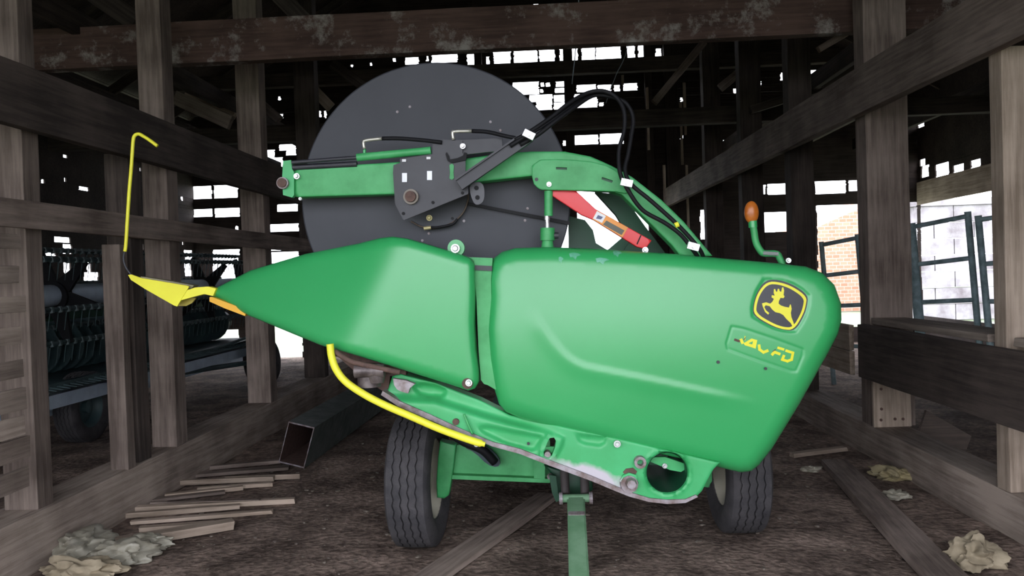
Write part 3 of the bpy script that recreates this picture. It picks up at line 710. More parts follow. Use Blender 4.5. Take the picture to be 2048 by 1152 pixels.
link('retaining_pin', ptube([(928, 828, YP+.03), (936, 848, YP+.025), (945, 868, YP+.03)], .0055), GREEN_W, cast, smooth=True)
bm = new(); p = PY(1095, 909, YP+.06); cyl(bm, p+Vector((0, .05, 0)), p-Vector((0, .01, 0)), .014, seg=14); link('slot_bolt', bm, BARE, cast, smooth=True, auto=.7)
bm = sheet([(1088, 893), (1112, 893), (1106, 908), (1086, 906)], YP+.10, .01); link('slot_backing', bm, CAST, cast)
link('corroded_bracket', sheet([(786,757),(812,761),(830,768),(820,776),(816,787),(802,783),(794,779),(788,770)], YP+.035, .03, step=6), BARE, cast)
# cutter drive seen below the divider shield
bm = sheet([(665,694),(760,722),(812,742),(812,750),(780,752),(776,790),(765,782),(720,752),(690,726),(668,704)], YP+.12, .05); link('knife_guard_plate', bm, RUST, H)
bm = new(); p = PY(738, 742, YP+.06)
cyl(bm, PY(732, 742, YP+.02)-Vector((.05, 0, 0)), PY(738, 742, YP+.02)+Vector((.07, 0, .0)), .03, seg=16)
cyl(bm, p+Vector((0, 0, -.07)), p+Vector((0, 0, .03)), .052, seg=20); cyl(bm, PY(752, 765, YP+.04), PY(752, 745, YP+.04), .035, .045, seg=16)
cyl(bm, PY(730, 765, YP+.03), PY(730, 745, YP+.03), .02, seg=12)
link('knife_drive', bm, surf('greasy_metal', (.17, .14, .14), (.06, .045, .045), rough=.45, metal=.3, scale=20), H, smooth=True, auto=.6)
bm = new(); tube(bm, [PY(x, y, YP+.0) for x, y in ((668, 702), (700, 722), (740, 732), (800, 745))], .012, smooth_n=4); link('knife_bar', bm, RUST, H, smooth=True)
# yellow guard rod
ROD = [(660,688),(663,712),(672,738),(690,762),(722,785),(765,808),(820,832),(880,858),(940,880),(970,889)]
link('guard_rod', ptube([(x, y, YP-.02) for x, y in ROD], lambda t: (.0165 if t < .97 else .011), n=6, seg=14), YELLOW, H, smooth=True, auto=.9)
# yellow divider tip, hollow, leaning away at the nose
tip = link('divider_tip', sheet([(256,550),(262,549),(282,556),(372,571),(378,573),(354,613),(348,611),(290,578),(262,560)], YP+.36, .012, hf=lambda V: (V[:, 0]-250)*-.0002), YELLOW, H)
link('tip_underside', sheet([(290,578),(352,612),(372,612),(384,606),(392,596),(378,596),(362,602),(340,590)], YP+.40, .01), surf('darker_yellow', (.5, .42, .05), (.3, .24, .05)), tip)  # underside in a darker yellow than the tip
link('tip_top_edge', sheet([(280,555),(282,553),(345,563),(388,571),(382,577),(370,573)], YP+.37, .06), surf('faded_tip_edge', (.30, .27, .16), (.2, .18, .12)), tip)
lk = link('tip_bracket', sheet([(360,601),(375,580),(390,575),(415,573),(432,577),(426,592),(421,591),(408,588),(385,594)], YP+.34, .05), YELLOW, H)
link('lower_wear_strip', sheet([(419,594),(424,594),(470,611),(493,619),(490,632),(450,617),(419,603)], YP+.30, .04), ORANGE, H)
link('crop_rod_spring', ptube([(263, 551, 3.9), (252, 535, 3.9), (247, 518, 3.9), (250, 500, 3.9)], .005), BLACK, H, smooth=True)
link('crop_rod', ptube([(250, 503, 3.9), (252, 485, 3.9), (258, 390, 3.9), (263, 330, 3.9), (266, 285, 3.9), (269, 272, 3.9), (277, 268, 3.9), (286, 272, 3.9), (300, 281, 3.9), (315, 292, 3.9)], .0085, n=5), YELLOW, H, smooth=True)

# --- reel
YD = 3.78; RC_ = PY(871, 397, YD); RR = 271*YD/F
bm = new(); lathe(bm, RC_, (0, -1, 0), [(-.012, .02), (-.012, RR-.005), (-.006, RR), (.006, RR), (.010, RR-.006), (.006, RR*.6), (.006, .02)], 128)
disc = link('reel_end_disc', bm, DISC, H, smooth=True, auto=.6)
for x, y in ((795, 224), (820, 214), (981, 244), (1001, 261), (928, 442), (858, 467), (1055, 417), (1050, 441), (845, 481), (868, 176)):
    if (x, y) == (868, 176): continue
    bm = new(); bolt(bm, x, y, YD-.008, 2.7, .008, 10); link('disc_rivet', bm, BARE, disc)
# seam lines between disc segments
bm = sheet([(935, 404), (1140, 443), (1140, 450), (935, 410)], YD-.03, .018); link('disc_seam_bar', bm, RUBBER, disc)
# centre shaft, bats and far disc of the reel
bm = new(); cyl(bm, RC_+Vector((0, .02, 0)), RC_+Vector((0, 10.8, 0)), .11, seg=20); link('reel_shaft', bm, BLACK, H, smooth=True, auto=.7)
for k in range(6):
    an = 2*PI*k/6+.35; o_ = Vector((math.cos(an)*RR*.86, 0, math.sin(an)*RR*.86)); bm = new()
    cyl(bm, RC_+o_+Vector((0, .03, 0)), RC_+o_+Vector((0, 10.8, 0)), .022, seg=8)
    for j in range(72):
        q = RC_+o_+Vector((0, .12+j*.148, 0)); cyl(bm, q, q+Vector((-.02, 0, -.2)), .006, .003, seg=4)
    link('reel_bat', bm, BLACK, H)
bm = new(); lathe(bm, RC_+Vector((0, 10.8, 0)), (0, -1, 0), [(-.01, .02), (-.01, RR), (.01, RR), (.01, .02)], 64); link('reel_end_disc', bm, DISC, H, smooth=True, auto=.6)
# lens shaped cover below the black plate
link('hub_cover', sheet([(812,440),(935,382),(938,398),(933,415),(922,432),(905,446),(884,455),(862,458),(840,452),(822,445)], YD-.03, .012, step=6), DISC, H, smooth=True, auto=.6)
link('hub_ring', ptube([(822,443,YD-.04),(842,453,YD-.04),(866,457,YD-.04),(890,452,YD-.04),(912,440,YD-.04),(928,422,YD-.04),(936,400,YD-.04),(936,388,YD-.04)], .0035), surf('brown_rim', (.10, .07, .05)), H, smooth=True)
bm = new(); cyl(bm, PY(848, 457, YD-.05), PY(862, 455, YD-.05), .009, seg=10); bolt(bm, 859, 436, YD-.04, 6, .015); link('brass_fitting', bm, surf('brass_fitting_metal', (.6, .52, .28), metal=.5), H, smooth=True, auto=.7)
link('hub_hose', ptube([(862,455,YD-.05),(880,454,YD-.05),(905,448,YD-.05),(915,438,YD-.05)], .006), RUBBER, H, smooth=True)

# --- reel arm
YA = 3.62
arm = link('reel_arm', sheet([(590,338),(600,336),(800,324),(800,388),(600,394),(590,393)], YA, .08, er=4, ed=.006, step=10), GREEN_W, H, smooth=True, auto=1.0)
link('arm_end_plate', sheet([(566,322),(582,320),(584,338),(588,344),(588,390),(584,395),(566,390),(564,360)], YA-.015, .03), CAST, arm)
bm = new(); p = PY(568, 367, YA-.01); cyl(bm, p+Vector((0, .05, 0)), p-Vector((0, .035, 0)), .021, seg=18); link('pivot_pin', bm, RUST, arm, smooth=True, auto=.7)
bm = new(); p = PY(568, 367, YA-.01); lathe(bm, p, (0, -1, 0), [(0, .027), (.025, .027), (.025, .021), (0, .021)], 18); link('pivot_collar', bm, BARE, arm, smooth=True, auto=.7)
for x, y, r in ((595, 353, 6), (602, 398, 3)):
    bm = new(); bolt(bm, x, y, YA-.005, r, .025); link('arm_bolt', bm, ZINC, arm, smooth=True, auto=.7)
rarm = [(925,318),(960,313),(1000,307),(1063,303),(1129,303),(1181,313),(1222,331),(1264,354),(1323,400),(1368,444),(1425,512),(1362,514),(1345,492),(1278,424),(1243,389),(1220,382),(1150,378),(1063,352),(963,363),(925,368)]
link('reel_arm_rear', sheet(rarm, YA+.02, .09, er=5, ed=.006, spacing=14, step=8), GREEN_W, H, smooth=True, auto=1.0)
gus = link('arm_gusset_plate', sheet(chaikin([(1064,320),(1130,318),(1200,325),(1240,345),(1262,375),(1258,388),(1225,382),(1092,380),(1078,379),(1064,364)], 1), YA+.0, .02, er=3, ed=.003, step=6, holes=[[(1112,334),(1134,335),(1134,340),(1112,339)], [(1204,354),(1226,361),(1224,366),(1203,359)]]), GREEN_W, H, smooth=True, auto=1.0)
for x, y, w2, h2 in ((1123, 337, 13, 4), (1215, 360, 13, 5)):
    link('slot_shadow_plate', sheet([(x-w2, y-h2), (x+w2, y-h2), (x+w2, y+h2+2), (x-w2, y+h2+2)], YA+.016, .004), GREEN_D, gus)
bm = new(); bolt(bm, 1098, 369, YA-.0, 5, .02); link('gusset_bolt', bm, ZINC, gus, smooth=True, auto=.7)
bm = new(); p = PY(1073, 359, YA+.003); cyl(bm, p, p-Vector((0, .006, 0)), .008, seg=12); link('gusset_hole', bm, BLACK, gus)
# black slide plate
BPL = [(787,330),(800,326),(800,318),(865,308),(865,290),(868,282),(893,281),(925,281),(925,306),(931,312),(931,345),(937,382),(936,388),(809,440),(806,439),(790,408),(786,345)]
bp_ = link('slide_plate', sheet(BPL, YA-.045, .012, step=8), BLACK, H, smooth=True, auto=.6)
link('upper_bracket', sheet([(866,284),(885,279),(925,280),(985,277),(1004,276),(1005,302),(975,304),(932,309),(900,312),(868,308)], YA-.03, .02), BLACK, H)
bm = new(); bolt(bm, 926, 293, YA-.04, 5.5, .02); link('bracket_bolt', bm, ZINC, H, smooth=True, auto=.7)
for x, y in ((809, 355), (859, 351)):
    bm = sheet([(x-5, y-9), (x+5, y-9), (x+5, y+9), (x-5, y+9)], YA-.052, .008); link('bright_hole_patch', bm, surf('bright_hole_white', (.85, .87, .95), rough=.4), bp_)  # white patches paint in the bright look of the plate's square holes
for x, y in ((808, 321), (857, 316)):
    bm = sheet([(x-4, y-2.5), (x+4, y-2.5), (x+4, y+2.5), (x-4, y+2.5)], YA-.052, .008); link('hole_top_patch', bm, LABELW, bp_)
bm = new(); p = PY(823, 394, YA-.045); lathe(bm, p, (0, -1, 0), [(0, .034), (.02, .034), (.02, .025), (0, .025)], 24); link('pin_collar', bm, surf('brown_grey_steel', (.20, .17, .14), rough=.5), bp_, smooth=True, auto=.7)
bm = new(); cyl(bm, p, p-Vector((0, .035, 0)), .024, seg=24); link('pivot_shaft', bm, RUST, bp_, smooth=True, auto=.7)
link('green_slot', sheet([(899,330),(904,327),(908,331),(907,345),(908,356),(904,360),(899,357),(900,345)], YA-.05, .006, step=5), GREEN_W, bp_)
for x, y, r in ((807, 427, 3.2), (866, 405, 3.2), (925, 386, 3), (905, 437, 3)):
    bm = new(); p = PY(x, y, YA-.045); cyl(bm, p, p-Vector((0, .004, 0)), r*YA/F, seg=10); link('plate_hole', bm, RUBBER, bp_)
link('slide_hook', sheet([(893,304),(898,312),(899,319),(915,316),(926,311),(929,304),(934,306),(932,320),(903,326),(895,321),(891,308)], YA-.055, .012, step=5), RUBBER, bp_)
lug = link('small_lug', sheet(chaikin([(936,367),(967,362),(970,398),(960,410),(946,408)], 2), YA-.03, .02, step=5), surf('grey_lug', (.075, .075, .09), rough=.5), H, smooth=True, auto=.6)
for x, y in ((953, 376), (955, 395)):
    bm = new(); p = PY(x, y, YA-.03); cyl(bm, p, p-Vector((0, .005, 0)), .010, seg=14); link('lug_hole', bm, RUBBER, lug)
# slanting black strut
bm = new(); a = PY(918, 370, YA-.09); b = PY(1060, 272, YA-.07); d, s, t = frame(b-a, (0, 1, 0)); R3 = Matrix((d, s, t)).transposed()
box(bm, (a+b)/2, ((b-a).length, .052, .03), R3); box(bm, (a+b)/2-s*.024+Vector((0, -.02, 0)), ((b-a).length, .008, .02), R3); link('hose_channel', bm, BLACK, H)
# small green cylinder, rod, elbows, hoses
bm = new(); cyl(bm, PY(714, 315, YA-.03), PY(862, 301, YA-.03), .0175, seg=20); hc = link('shift_cylinder', bm, GREEN_W, H, smooth=True, auto=.7)
bm = new(); cyl(bm, PY(584, 325, YA-.03), PY(716, 315, YA-.03), .009, seg=12); link('cylinder_rod', bm, BLACK, hc, smooth=True, auto=.7)
bm = new(); cyl(bm, PY(586, 335, YA), PY(714, 328, YA), .013, seg=12); link('arm_top_rail', bm, BLACK, hc, smooth=True, auto=.7)
bm = new(); cyl(bm, PY(729, 312, YA-.03), PY(729, 296, YA-.03), .007, seg=10); link('port_stub', bm, GREEN, hc)
for pts in (((729, 298), (727, 286), (731, 281), (764, 277)), ((907, 280), (905, 266), (910, 263), (944, 262))):
    link('hose_elbow', ptube([(x, y, YA-.04) for x, y in pts], .008, n=3), surf('plated_fitting', (.55, .54, .48), metal=.6, rough=.35), hc, smooth=True)
link('hydraulic_hose', ptube([(764,277,YA-.04),(800,277,YA-.04),(850,281,YA-.05),(884,285,YA-.05)], .009), RUBBER, H, smooth=True)
link('hydraulic_hose', ptube([(944,262,YA-.04),(975,264,YA-.05),(1010,272,YA-.06),(1035,277,YA-.06)], .009), RUBBER, H, smooth=True)
link('hydraulic_hose', ptube([(1030,280,YA-.1),(1062,262,YA-.1),(1100,236,YA-.08),(1140,205,YA-.05),(1175,186,YA),(1205,182,YA),(1232,194,YA),(1248,222,YA-.02),(1248,262,YA-.03),(1238,300,YA-.04),(1240,345,YA-.06),(1256,380,YA-.07),(1285,420,YA-.06),(1330,446,YA-.06),(1362,470,YA-.06),(1386,500,YA-.05),(1400,520,YA)], .0095, n=6), RUBBER, H, smooth=True)
link('hydraulic_hose', ptube([(1040,290,YA-.09),(1075,270,YA-.09),(1110,243,YA-.08),(1150,214,YA-.03),(1185,192,YA+.03),(1215,192,YA+.03),(1250,205,YA+.03),(1266,235,YA+.02),(1262,275,YA),(1256,310,YA-.02),(1250,340,YA-.04),(1262,368,YA-.06),(1300,400,YA-.06),(1345,440,YA-.06),(1375,470,YA-.06),(1400,500,YA-.05),(1408,518,YA)], .0095, n=6), RUBBER, H, smooth=True)
link('hydraulic_hose', ptube([(1020,292,YA-.1),(1055,270,YA-.1),(1100,243,YA-.07),(1135,218,YA-.03),(1165,197,YA+.02),(1200,188,YA+.05)], .0095, n=6), RUBBER, H, smooth=True)
for k, (x, y, rot) in enumerate(((1058, 270, -.5), (1253, 366, -.25), (1386, 493, -.3))):
    bm = new(); p = PY(x, y, YA-.10 if k else YA-.13); box(bm, p, (.050, .03, .030), Matrix.Rotation(-rot, 3, 'Y')); cyl(bm, p, p-Vector((0, .03, 0)), .009, seg=8); link('hose_clamp', bm, ZINC, H)
bm = new(); cyl(bm, PY(1350, 451, YA-.08), PY(1357, 448, YA-.08), .012, seg=10); link('yellow_tape', bm, YELLOW, H)
# lift cylinder under the gusset
lc = empty('x', (0, 0, 0), None, None); bpy.data.objects.remove(lc)
bm = new(); cyl(bm, PY(1097, 382, YA+.03), PY(1097, 432, YA+.03), .0195, seg=20); lcy = link('lift_cylinder', bm, GREEN_W, H, smooth=True, auto=.7)
bm = new(); cyl(bm, PY(1094, 430, YA+.03), PY(1095, 458, YA+.03), .010, seg=14); cyl(bm, PY(1094, 430, YA+.03), PY(1094, 440, YA+.03), .013, seg=14); link('chrome_rod', bm, ZINC, lcy, smooth=True, auto=.7)
bm = new(); cyl(bm, PY(1095, 456, YA+.03), PY(1095, 481, YA+.03), .033, seg=24); cyl(bm, PY(1095, 480, YA+.03), PY(1095, 498, YA+.03), .024, .03, seg=24); link('cylinder_foot', bm, GREEN_W, lcy, smooth=True, auto=.7)
bm = new(); cyl(bm, PY(1095, 471, YA+.03), PY(1117, 471, YA+.03), .014, seg=12); link('foot_pin', bm, BLACK, lcy, smooth=True, auto=.7)
# red safety stop with its warning label
red = link('safety_stop', sheet([(1088,381),(1150,380),(1191,418),(1303,481),(1291,498),(1274,494),(1187,440),(1163,430)], YA+.03, .03, er=2, ed=.003, step=8), RED, H, smooth=True, auto=1.0)
link('warning_label', sheet([(1194,421),(1256,455),(1245,475),(1185,438)], YA+.027, .002), LABELO, red)
link('label_pictogram', sheet([(1194,422),(1212,432),(1204,446),(1186,437)], YA+.0255, .001), LABELW, red)
bm = sheet([(1196,430),(1206,434),(1202,439),(1192,437)], YA+.0245, .001); link('pictogram_figure', bm, surf('pictogram_blue', (.08, .10, .2)), red)
link('label_text_block', sheet([(1213,441),(1249,461),(1243,470),(1206,449)], YA+.0255, .001), LABELG, red)
bm = new(); bolt(bm, 1290, 500, YA+.02, 6, .02); link('stop_bolt', bm, ZINC, red)
link('stop_seam', sheet([(1281, 470), (1283, 471), (1275, 489), (1273, 488)], YA+.027, .002), RUBBER, red)
# dark green inner frame and sheet seen under the arm
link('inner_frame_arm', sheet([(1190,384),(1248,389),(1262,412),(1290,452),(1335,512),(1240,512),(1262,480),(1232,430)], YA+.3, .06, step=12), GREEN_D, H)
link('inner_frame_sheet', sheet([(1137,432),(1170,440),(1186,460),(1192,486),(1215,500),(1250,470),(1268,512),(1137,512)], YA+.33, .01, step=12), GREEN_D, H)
# header deck going back down the barn
bm = new(); a = PY(1300, 560, 3.9); boxmm(bm, (a.x-.25, 3.85, .95), (a.x+.1, 14.4, 1.5)); link('back_tube', bm, GREEN_D, H)
bm = new(); boxmm(bm, (-.05, 3.85, .98), (.5, 14.4, 1.02)); link('draper_belt', bm, RUBBER, H)
bm = new(); boxmm(bm, (-.30, 3.9, .84), (-.05, 14.4, .88)); link('cutter_deck', bm, TEAL_D, H)
# amber warning lamp on its crooked arm
lamp_arm = link('lamp_arm', ptube([(1506,448,3.75),(1508,462,3.75),(1512,485,3.75),(1522,503,3.75),(1530,507,3.75),(1553,508,3.75),(1560,518,3.75),(1566,530,3.75)], .016, n=5), GREEN_W, H, smooth=True)
bm = new(); p = PY(1530, 506, 3.74); q = PY(1556, 508, 3.74); cyl(bm, p-Vector((.01, 0, 0)), q, .010, seg=8); link('plated_link', bm, ZINC, lamp_arm)
bm = new(); bolt(bm, 1576, 521, 3.72, 5, .02); link('lamp_bolt', bm, ZINC, lamp_arm)
bm = new(); p = PY(1503, 425, 3.75); bmesh.ops.create_uvsphere(bm, u_segments=24, v_segments=16, radius=1, matrix=Matrix.Translation(p) @ Matrix.Diagonal((.033, .024, .053, 1)))
link('warning_lamp', bm, AMBER, lamp_arm, smooth=True)
bm = new(); cyl(bm, PY(1505, 442, 3.75), PY(1506, 455, 3.75), .02, seg=14); link('lamp_socket', bm, GREEN, lamp_arm, smooth=True, auto=.7)

# ================================================================== TRANSPORT TRAILER
T = empty('header_trailer', (.13, 4.6, 0), 'green two-wheeled steering trailer axle and drawbar under the harvester header', 'trailer')
def wheel(c, yaw, rad, wd, parent, name='tyre', rim=None):
    ax = Matrix.Rotation(yaw, 3, 'Z') @ Vector((1, 0, 0)); h = wd/2
    prof = [(-h*.55, rad*.56), (-h*.80, rad*.60), (-h*.98, rad*.74), (-h, rad*.82), (-h*.93, rad*.92), (-h*.86, rad*.965)]
    gr = []
    x = -h*.84
    ribs = 5; rw = (2*h*.84)/ribs
    for i in range(ribs):
        a = -h*.84+i*rw; g_ = rw*.10
        cr = lambda q: rad*(1-.018*(abs(q)/h)**2.2)
        prof += [(a+g_, cr(a)), (a+g_*1.2, cr(a)+0), (a+rw-g_*1.2, cr(a+rw)), (a+rw-g_, cr(a+rw))]
        if i < ribs-1: prof += [(a+rw-g_*.8, rad-.014), (a+rw+g_*.8, rad-.014)]
    prof += [(h*.86, rad*.965), (h*.93, rad*.92), (h, rad*.82), (h*.98, rad*.74), (h*.80, rad*.60), (h*.55, rad*.56)]
    n0 = 6; n1 = len(prof)-6
    def wv(j, an): return .0045*math.asin(math.sin(an*34))/1.57*1.0 if n0+2 <= j < n1-2 else 0
    bm = new(); rings = lathe(bm, c, ax, prof, 136, wave=wv)
    for k in range(136): bm.faces.new((rings[-1][k], rings[-1][(k+1) % 136], rings[0][(k+1) % 136], rings[0][k]))
    ty = link(name, bm, TYRE, parent, smooth=True, auto=.5)
    bm = new(); rings = lathe(bm, c, ax, [(-h*.72, rad*.585), (-h*.74, rad*.60), (-h*.6, rad*.54), (-h*.3, rad*.50), (0, rad*.46), (.02, rad*.2), (.06, rad*.18), (.07, .0)], 40)
    r1 = lathe(bm, c, ax, [(h*.72, rad*.585), (h*.74, rad*.60), (h*.6, rad*.54), (h*.3, rad*.50), (0, rad*.455), (-.0, rad*.2), (-.01, .0)], 40)
    link('rim', bm, rim or RIM, ty, smooth=True, auto=.6)
    return ty
pL = G(835, 1106); pR = G(1484, 1072)
wl = (pL.x, pL.y+.16, .368); wr = (pR.x, pR.y+.12, .368)
wheel(wl, -.06, .372, .245, T); wheel(wr, .02, .372, .245, T)
ya = wl[1]+.05
bm = new(); a = PY(904, 897, ya); b = PY(1090, 900, ya); lo = PY(904, 960, ya)
link('axle_beam', sheet([(898,893),(980,880),(1100,880),(1100,955),(1060,960),(905,952)], ya, .12, step=12), GREEN_W, T)
link('axle_lower_flange', sheet([(900,950),(1100,958),(1100,966),(898,958)], ya-.05, .2, step=16), GREEN_W, T)
link('axle_beam_right', sheet([(1180,880),(1420,930),(1420,975),(1180,955)], ya+.05, .12, step=16), GREEN_D, T)
kn = link('steering_knuckle', sheet([(880,882),(912,890),(908,930),(903,962),(898,990),(888,997),(874,995),(873,960),(876,915)], ya-.06, .08, er=3, ed=.01, step=6), GREEN_W, T, smooth=True, auto=1.0)
link('steering_knuckle', sheet([(1400,930),(1424,936),(1424,962),(1416,975),(1404,972)], wr[1]-.05, .08, step=6), GREEN_W, T)
link('centre_hub', sheet([(1088,930),(1184,955),(1186,980),(1178,985),(1172,1000),(1120,1006),(1112,990),(1104,950)], ya-.12, .35, er=4, ed=.02, step=8), GREEN_D, T, smooth=True, auto=1.0)
link('hub_gusset', sheet([(1068,918),(1090,922),(1090,958),(1068,956)], ya-.08, .1), GREEN_W, T)
bm = new(); bolt(bm, 1100, 952, ya-.13, 6, .03); link('hub_bolt', bm, BARE, T)
for x, xx in ((1131, 1127), (1170, 1167)):
    bm = new(); cyl(bm, PY(xx, 915, ya-.12), PY(x, 988, ya-.22), .024, seg=16); link('damper_tube', bm, surf('brown_grey_tube', (.10, .085, .085), (.06, .05, .05)), T, smooth=True, auto=.7)
link('tow_eye_plate', sheet([(1098,950),(1112,952),(1116,985),(1122,1000),(1112,1004),(1104,985)], ya-.2, .02), GREEN_D, T)
# drawbar
yt = ya-.28; a = PY(1152, 1003, yt); b = PY(1158, 1152, 3.62); d = (b-a).normalized(); e = b+d*((b.z-.05)/-d.z)
bm = new(); dd, s, t = frame(e-a); R3 = Matrix((dd, s, t)).transposed(); box(bm, (a+e)/2, ((e-a).length, .092, .07), R3)
bmesh.ops.bevel(bm, geom=bm.edges[:], offset=.008, segments=2, affect='EDGES'); tg = link('drawbar', bm, GREEN_F, T)
bm = new(); box(bm, a+dd*.17+t*.037, (.03, .085, .004), R3); link('weld_bead', bm, BARE, tg)
bm = new(); cyl(bm, a-s*.085+t*.02, a+s*.085+t*.02, .022, seg=16); link('hinge_pin_tube', bm, GREEN_F, tg, smooth=True, auto=.7)
for q in (-1, 1):
    bm = new(); cyl(bm, a+s*q*.07+t*.02, a+s*q*.088+t*.02, .032, seg=16); link('hinge_washer', bm, BARE, tg)
# frame rail of the trailer going back
bm = new(); boxmm(bm, (.25, ya+.1, .50), (.42, 13.6, .70)); link('main_rail', bm, GREEN_D, T)
for k, x in enumerate((-.7, .95)):
    wheel((x, 12.2, .36), 0, .36, .24, T)
bm = new(); boxmm(bm, (-.6, 12.14, .32), (.85, 12.26, .42)); link('rear_axle', bm, GREEN_D, T)
for y in (5.0, 11.8):
    bm = new(); boxmm(bm, (.1, y, .70), (.75, y+.08, .78)); link('header_saddle', bm, GREEN_D, T)
link('hose_bundle', ptube([(905,870,ya-.1),(930,885,ya-.12),(965,900,ya-.12),(990,925,ya-.1)], .024, n=4), RUBBER, T, smooth=True)
link('dark_bracket', sheet(chaikin([(925,880),(960,885),(990,905),(1002,925),(995,935),(975,930),(950,905),(928,895)], 1), ya-.08, .03, step=8), surf('dark_blue_steel', (.02, .04, .06)), T)

# ================================================================== SQUARE TUBE LYING ON THE FLOOR
q = [G(608, 933), G(557, 921)]
y0_ = 6.28; A4 = [PY(577, 839, y0_+.12), PY(629, 851, y0_), PY(608, 933, y0_), PY(557, 921, y0_+.12)]
for p in A4: p.z += .0
zmin = min(A4[2].z, A4[3].z)
bm = new(); dv = Vector((.12, 5.6, .0))
wt = .07
ctr = sum((p for p in A4), Vector())/4
inn = [ctr+(p-ctr)*(1-wt) for p in A4]
def quadloop(P): return [bm.verts.new(p) for p in P]
o0, i0, o1, i1 = quadloop(A4), quadloop(inn), quadloop([p+dv for p in A4]), quadloop([p+dv for p in inn])
for k in range(4):
    n_ = (k+1) % 4
    bm.faces.new((o0[k], o0[n_], o1[n_], o1[k])); bm.faces.new((i0[k], i1[k], i1[n_], i0[n_])); bm.faces.new((o0[k], i0[k], i0[n_], o0[n_])); bm.faces.new((o1[k], o1[n_], i1[n_], i1[k]))
bm.faces.ensure_lookup_table()
for i, f in enumerate(bm.faces): f.material_index = {1: 1, 2: 2}.get(i % 4, 0)
o = link('square_steel_tube', bm, [TUBE_G, RUST, BARE])
o.location.z -= max(0, o.location.z)*1.0+.0 if o.location.z > 0 else 0
tag(o, 'open-ended dark square steel tube lying on the dirt beside the left front tyre', 'steel tube')

# ================================================================== OLD HEADER IN THE LEFT BAY
XH, ZR = -4.75, 1.42
OH = empty('grain_header', (XH, 9.4, 0), 'old dark grain header with a tined reel in the left bay behind the posts', 'farm machine')
Ya, Yb = 5.3, 12.4; Rb = .46
bm = new(); cyl(bm, (XH, Ya, ZR), (XH, Yb, ZR+.05), .105, seg=20); link('reel_tube', bm, GALV, OH, smooth=True, auto=.7)
for k in range(6):
    an = PI/2+.28+2*PI*k/6; ox, oz = math.cos(an)*Rb, math.sin(an)*Rb; bm = new()
    cyl(bm, (XH+ox, Ya, ZR+oz), (XH+ox, Yb, ZR+oz+.05), .024, seg=8)
    for j in range(58):
        y = Ya+.06+j*.12; z = ZR+oz+.05*(y-Ya)/(Yb-Ya)
        cyl(bm, (XH+ox, y, z+.02), (XH+ox+.015, y, z-.03), .028, .022, seg=6)
        cyl(bm, (XH+ox, y, z), (XH+ox-.03, y+.0, z-.19), .006, .003, seg=4)
    link('tine_bar', bm, TEAL_D, OH)
for y in (5.9, 7.45, 9.1, 10.75, 12.2):
    bm = new(); cyl(bm, (XH, y-.05, ZR), (XH, y+.05, ZR), .155, seg=16)
    for k in range(6):
        an = PI/2+.28+2*PI*k/6; d = Vector((math.cos(an), 0, math.sin(an))); tn = Vector((-d.z, 0, d.x)); c0 = Vector((XH, y, ZR))
        P = [c0+d*.1-tn*.085, c0+d*.1+tn*.085, c0+d*Rb+tn*.03, c0+d*Rb-tn*.03]
        v1 = [bm.verts.new(p-Vector((0, .02, 0))) for p in P]; v2 = [bm.verts.new(p+Vector((0, .02, 0))) for p in P]
        bm.faces.new(v1); bm.faces.new(v2[::-1])
        for q_ in range(4): bm.faces.new((v1[q_], v2[q_], v2[(q_+1) % 4], v1[(q_+1) % 4]))
    link('reel_spider', bm, RUBBER, OH)
bm = new(); boxmm(bm, (XH-.75, Ya, .62), (XH-.72, Yb, 1.25)); link('back_sheet', bm, GREEN_D, OH)
bm = new(); boxmm(bm, (XH-.75, Ya, .60), (XH+.25, Yb, .63)); link('pan', bm, TEAL_D, OH)
bm = new(); cyl(bm, (XH-.45, Ya, .9), (XH-.45, Yb, .9), .16, seg=18)
for j in range(34):
    y = Ya+.1+j*.2; lathe(bm, (XH-.45, y, .9), (0, 1, 0), [(0, .16), (.004, .27), (.01, .16)], 18)
link('auger', bm, TEAL_D, OH)
bm = new(); boxmm(bm, (XH+.25, Ya, .58), (XH+.33, Yb, .66))
for j in range(70):
    y = Ya+.05+j*.098; cyl(bm, (XH+.33, y, .63), (XH+.45, y, .61), .014, .004, seg=5)
link('cutter_bar', bm, TEAL_D, OH)
bm = new(); boxmm(bm, (XH+.22, Ya-.3, .44), (XH+.34, Yb-.4, .56)); link('frame_rail', bm, GALV, OH)
bm = new(); boxmm(bm, (XH-.1, Ya-1.0, .30), (XH+.0, Yb+.6, .40)); link('trailer_rail', bm, GALV, OH)
wheel((XH+.15, PX(188, 850, XH+.25).y, .34), 0, .345, .22, OH, rim=TEAL_D); wheel((XH+.55, 11.35, .36), .9, .36, .22, OH, rim=TEAL_D)
bm = new(); cyl(bm, (XH+.5, 11.3, .36), (XH-.3, 8.6, .42), .035, seg=10); cyl(bm, (XH+.5, 11.3, .75), (XH+.1, 8.9, .5), .02, seg=8); link('tow_bar', bm, TEAL_D, OH)

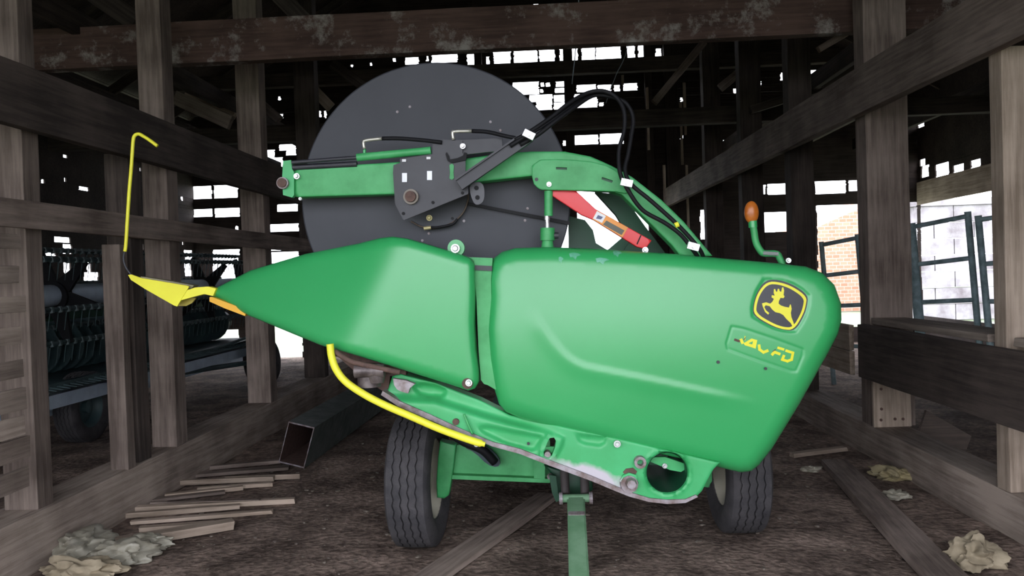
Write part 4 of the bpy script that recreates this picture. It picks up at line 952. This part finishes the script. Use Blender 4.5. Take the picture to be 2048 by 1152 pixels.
# ================================================================== DEBRIS ON THE FLOOR
def gplank(x0, y0, x1, y1, wpx, th, label, mat=W_PALE, nm='loose_board', cat='board', z=0.0, group=None, tilt=0):
    a, b = G(x0, y0, th/2+z), G(x1, y1, th/2+z); b.z += tilt
    w_ = wpx*(a.y+b.y)/2/F
    beam(nm, a, b, w_, th, mat, label, cat, group=group, bev=.003)
pa = G(855, 1151, .015); 
gplank(840, 1170, 1097, 990, 52, .03, 'long narrow brown board lying diagonally on the dirt between the left tyre and the drawbar', W_GREY)
gplank(1905, 1170, 1668, 925, 58, .05, 'long grey board lying on the floor beside the right sill', W_GREY)
gplank(1583, 910, 1690, 897, 14, .03, 'short pale board on the dirt right of the right tyre', W_PALE)
gplank(232, 1086, 466, 1047, 30, .05, 'pale broken board end in front of the stack of laths, nearest the crumpled bags', W_PALE)
LL = [(262,1045,545,1022,16), (250,1030,480,1012,12), (262,1018,590,1000,16), (300,1000,450,982,26), (330,992,485,975,14), (360,966,548,957,14), (385,950,578,935,24), (420,935,560,922,16), (300,1010,520,1004,10), (395,978,545,968,10), (280,1058,430,1046,14), (450,958,600,952,8)]
names = ['lath nearest the crumpled bags', 'short lath half under the left sill, second row', 'longest pale lath reaching toward the middle of the floor', 'wide split board in the lath heap', 'narrow lath over the wide split board', 'straight pale lath in the upper half of the heap', 'wide dusty board near the open end of the square tube', 'dusty board against the left sill by the square tube', 'thin dark lath in the middle of the heap', 'thin short lath beside the straight pale lath', 'broken lath end tucked under the left sill', 'thin sliver of lath lying farthest out on the dirt']
for k, (a_, b_, c_, d_, w_) in enumerate(LL):
    gplank(a_, b_, c_, d_, w_, .02+.008*(k % 3), names[k], (W_PALE, W_GREY)[k in (3, 6, 7, 8)], nm='loose_lath', cat='lath', group='loose laths beside the left sill')
# board leaning behind the right sill
bm = sheet([(1832,884),(1853,821),(1943,872),(1925,922)], 6.05, .03, hf=lambda V: (884-V[:, 1])*.004)
tag(link('leaning_board', bm, W_GREY), 'square grey board leaning behind the right sill below the gates', 'board')
def crumple(px, py, rx, ry, rz, mat, label, nm, cat, seed, z=0):
    c = G(px, py); bm = new(); bmesh.ops.create_icosphere(bm, subdivisions=5, radius=1)
    for v in bm.verts:
        n = v.co.copy(); k = 0
        f = 1+.55*noise.noise(n*1.3+Vector((seed, 0, 0)))
        q = n*2.1+Vector((seed*2, 1, 0)); r = 1-abs(noise.noise(q))*1.6; f *= .70+.42*r
        f *= .94+.12*(1-abs(noise.noise(n*5+Vector((0, seed, 0)))))
        zz = n.z*f*rz+rz*.45
        v.co = Vector((c.x+n.x*f*rx, c.y+n.y*f*ry, max(zz, -.01)+z))
    tag(link(nm, bm, mat, smooth=True, auto=.9), label, cat)
crumple(160, 1106, .16, .17, .08, PAPERW, 'pale crumpled plastic sheet at the bottom left beside the sill', 'crumpled_plastic', 'plastic sheet', 2)
crumple(240, 1120, .16, .13, .07, PAPERW, 'rumpled cream bag lying right of the plastic sheet at the bottom left', 'crumpled_bag', 'bag', 5)
crumple(300, 1092, .13, .07, .045, PAPERW, 'small flat cream bag nearest the broken board end', 'crumpled_bag', 'bag', 9)
crumple(160, 1158, .20, .10, .07, PAPER, 'tan crumpled feed bag at the bottom edge, lower left', 'crumpled_bag', 'bag', 12)
crumple(1948, 1128, .11, .10, .09, PAPER, 'tan crumpled feed bag at the bottom right beside the long grey board', 'crumpled_bag', 'bag', 15)
crumple(1785, 955, .14, .10, .05, PAPERY, 'yellowish crumpled paper between the right sill and the long grey board', 'crumpled_paper', 'paper', 21)
crumple(1790, 995, .07, .05, .03, PAPERW, 'small pale scrap on the long grey board side, below the yellowish paper', 'paper_scrap', 'paper', 25)
crumple(1622, 942, .06, .04, .025, PAPERW, 'tiny pale scrap on the dirt right of the right tyre', 'paper_scrap', 'paper', 28)
bm = new(); rr = random.Random(11)
for k in range(900):
    x = rr.uniform(-2.4, 2.2); y = rr.uniform(2.6, 11); s_ = rr.uniform(.004, .016)
    bmesh.ops.create_icosphere(bm, subdivisions=1, radius=1, matrix=Matrix.Translation((x, y, noise.fractal(Vector((x*.9, y*.9, 0)), .8, 2.1, 5)*.022-.008)) @ Matrix.Rotation(rr.uniform(0, 6), 4, 'Z') @ Matrix.Diagonal((s_*rr.uniform(.7, 2), s_, s_*.5, 1)))
tag(link('dirt_crumbs', bm, surf('crumbs', (.20, .165, .13), (.09, .07, .06), scale=2, lo=.3, hi=.7)), 'scattered clods, chips and chaff on the dirt floor', 'debris', kind='stuff')
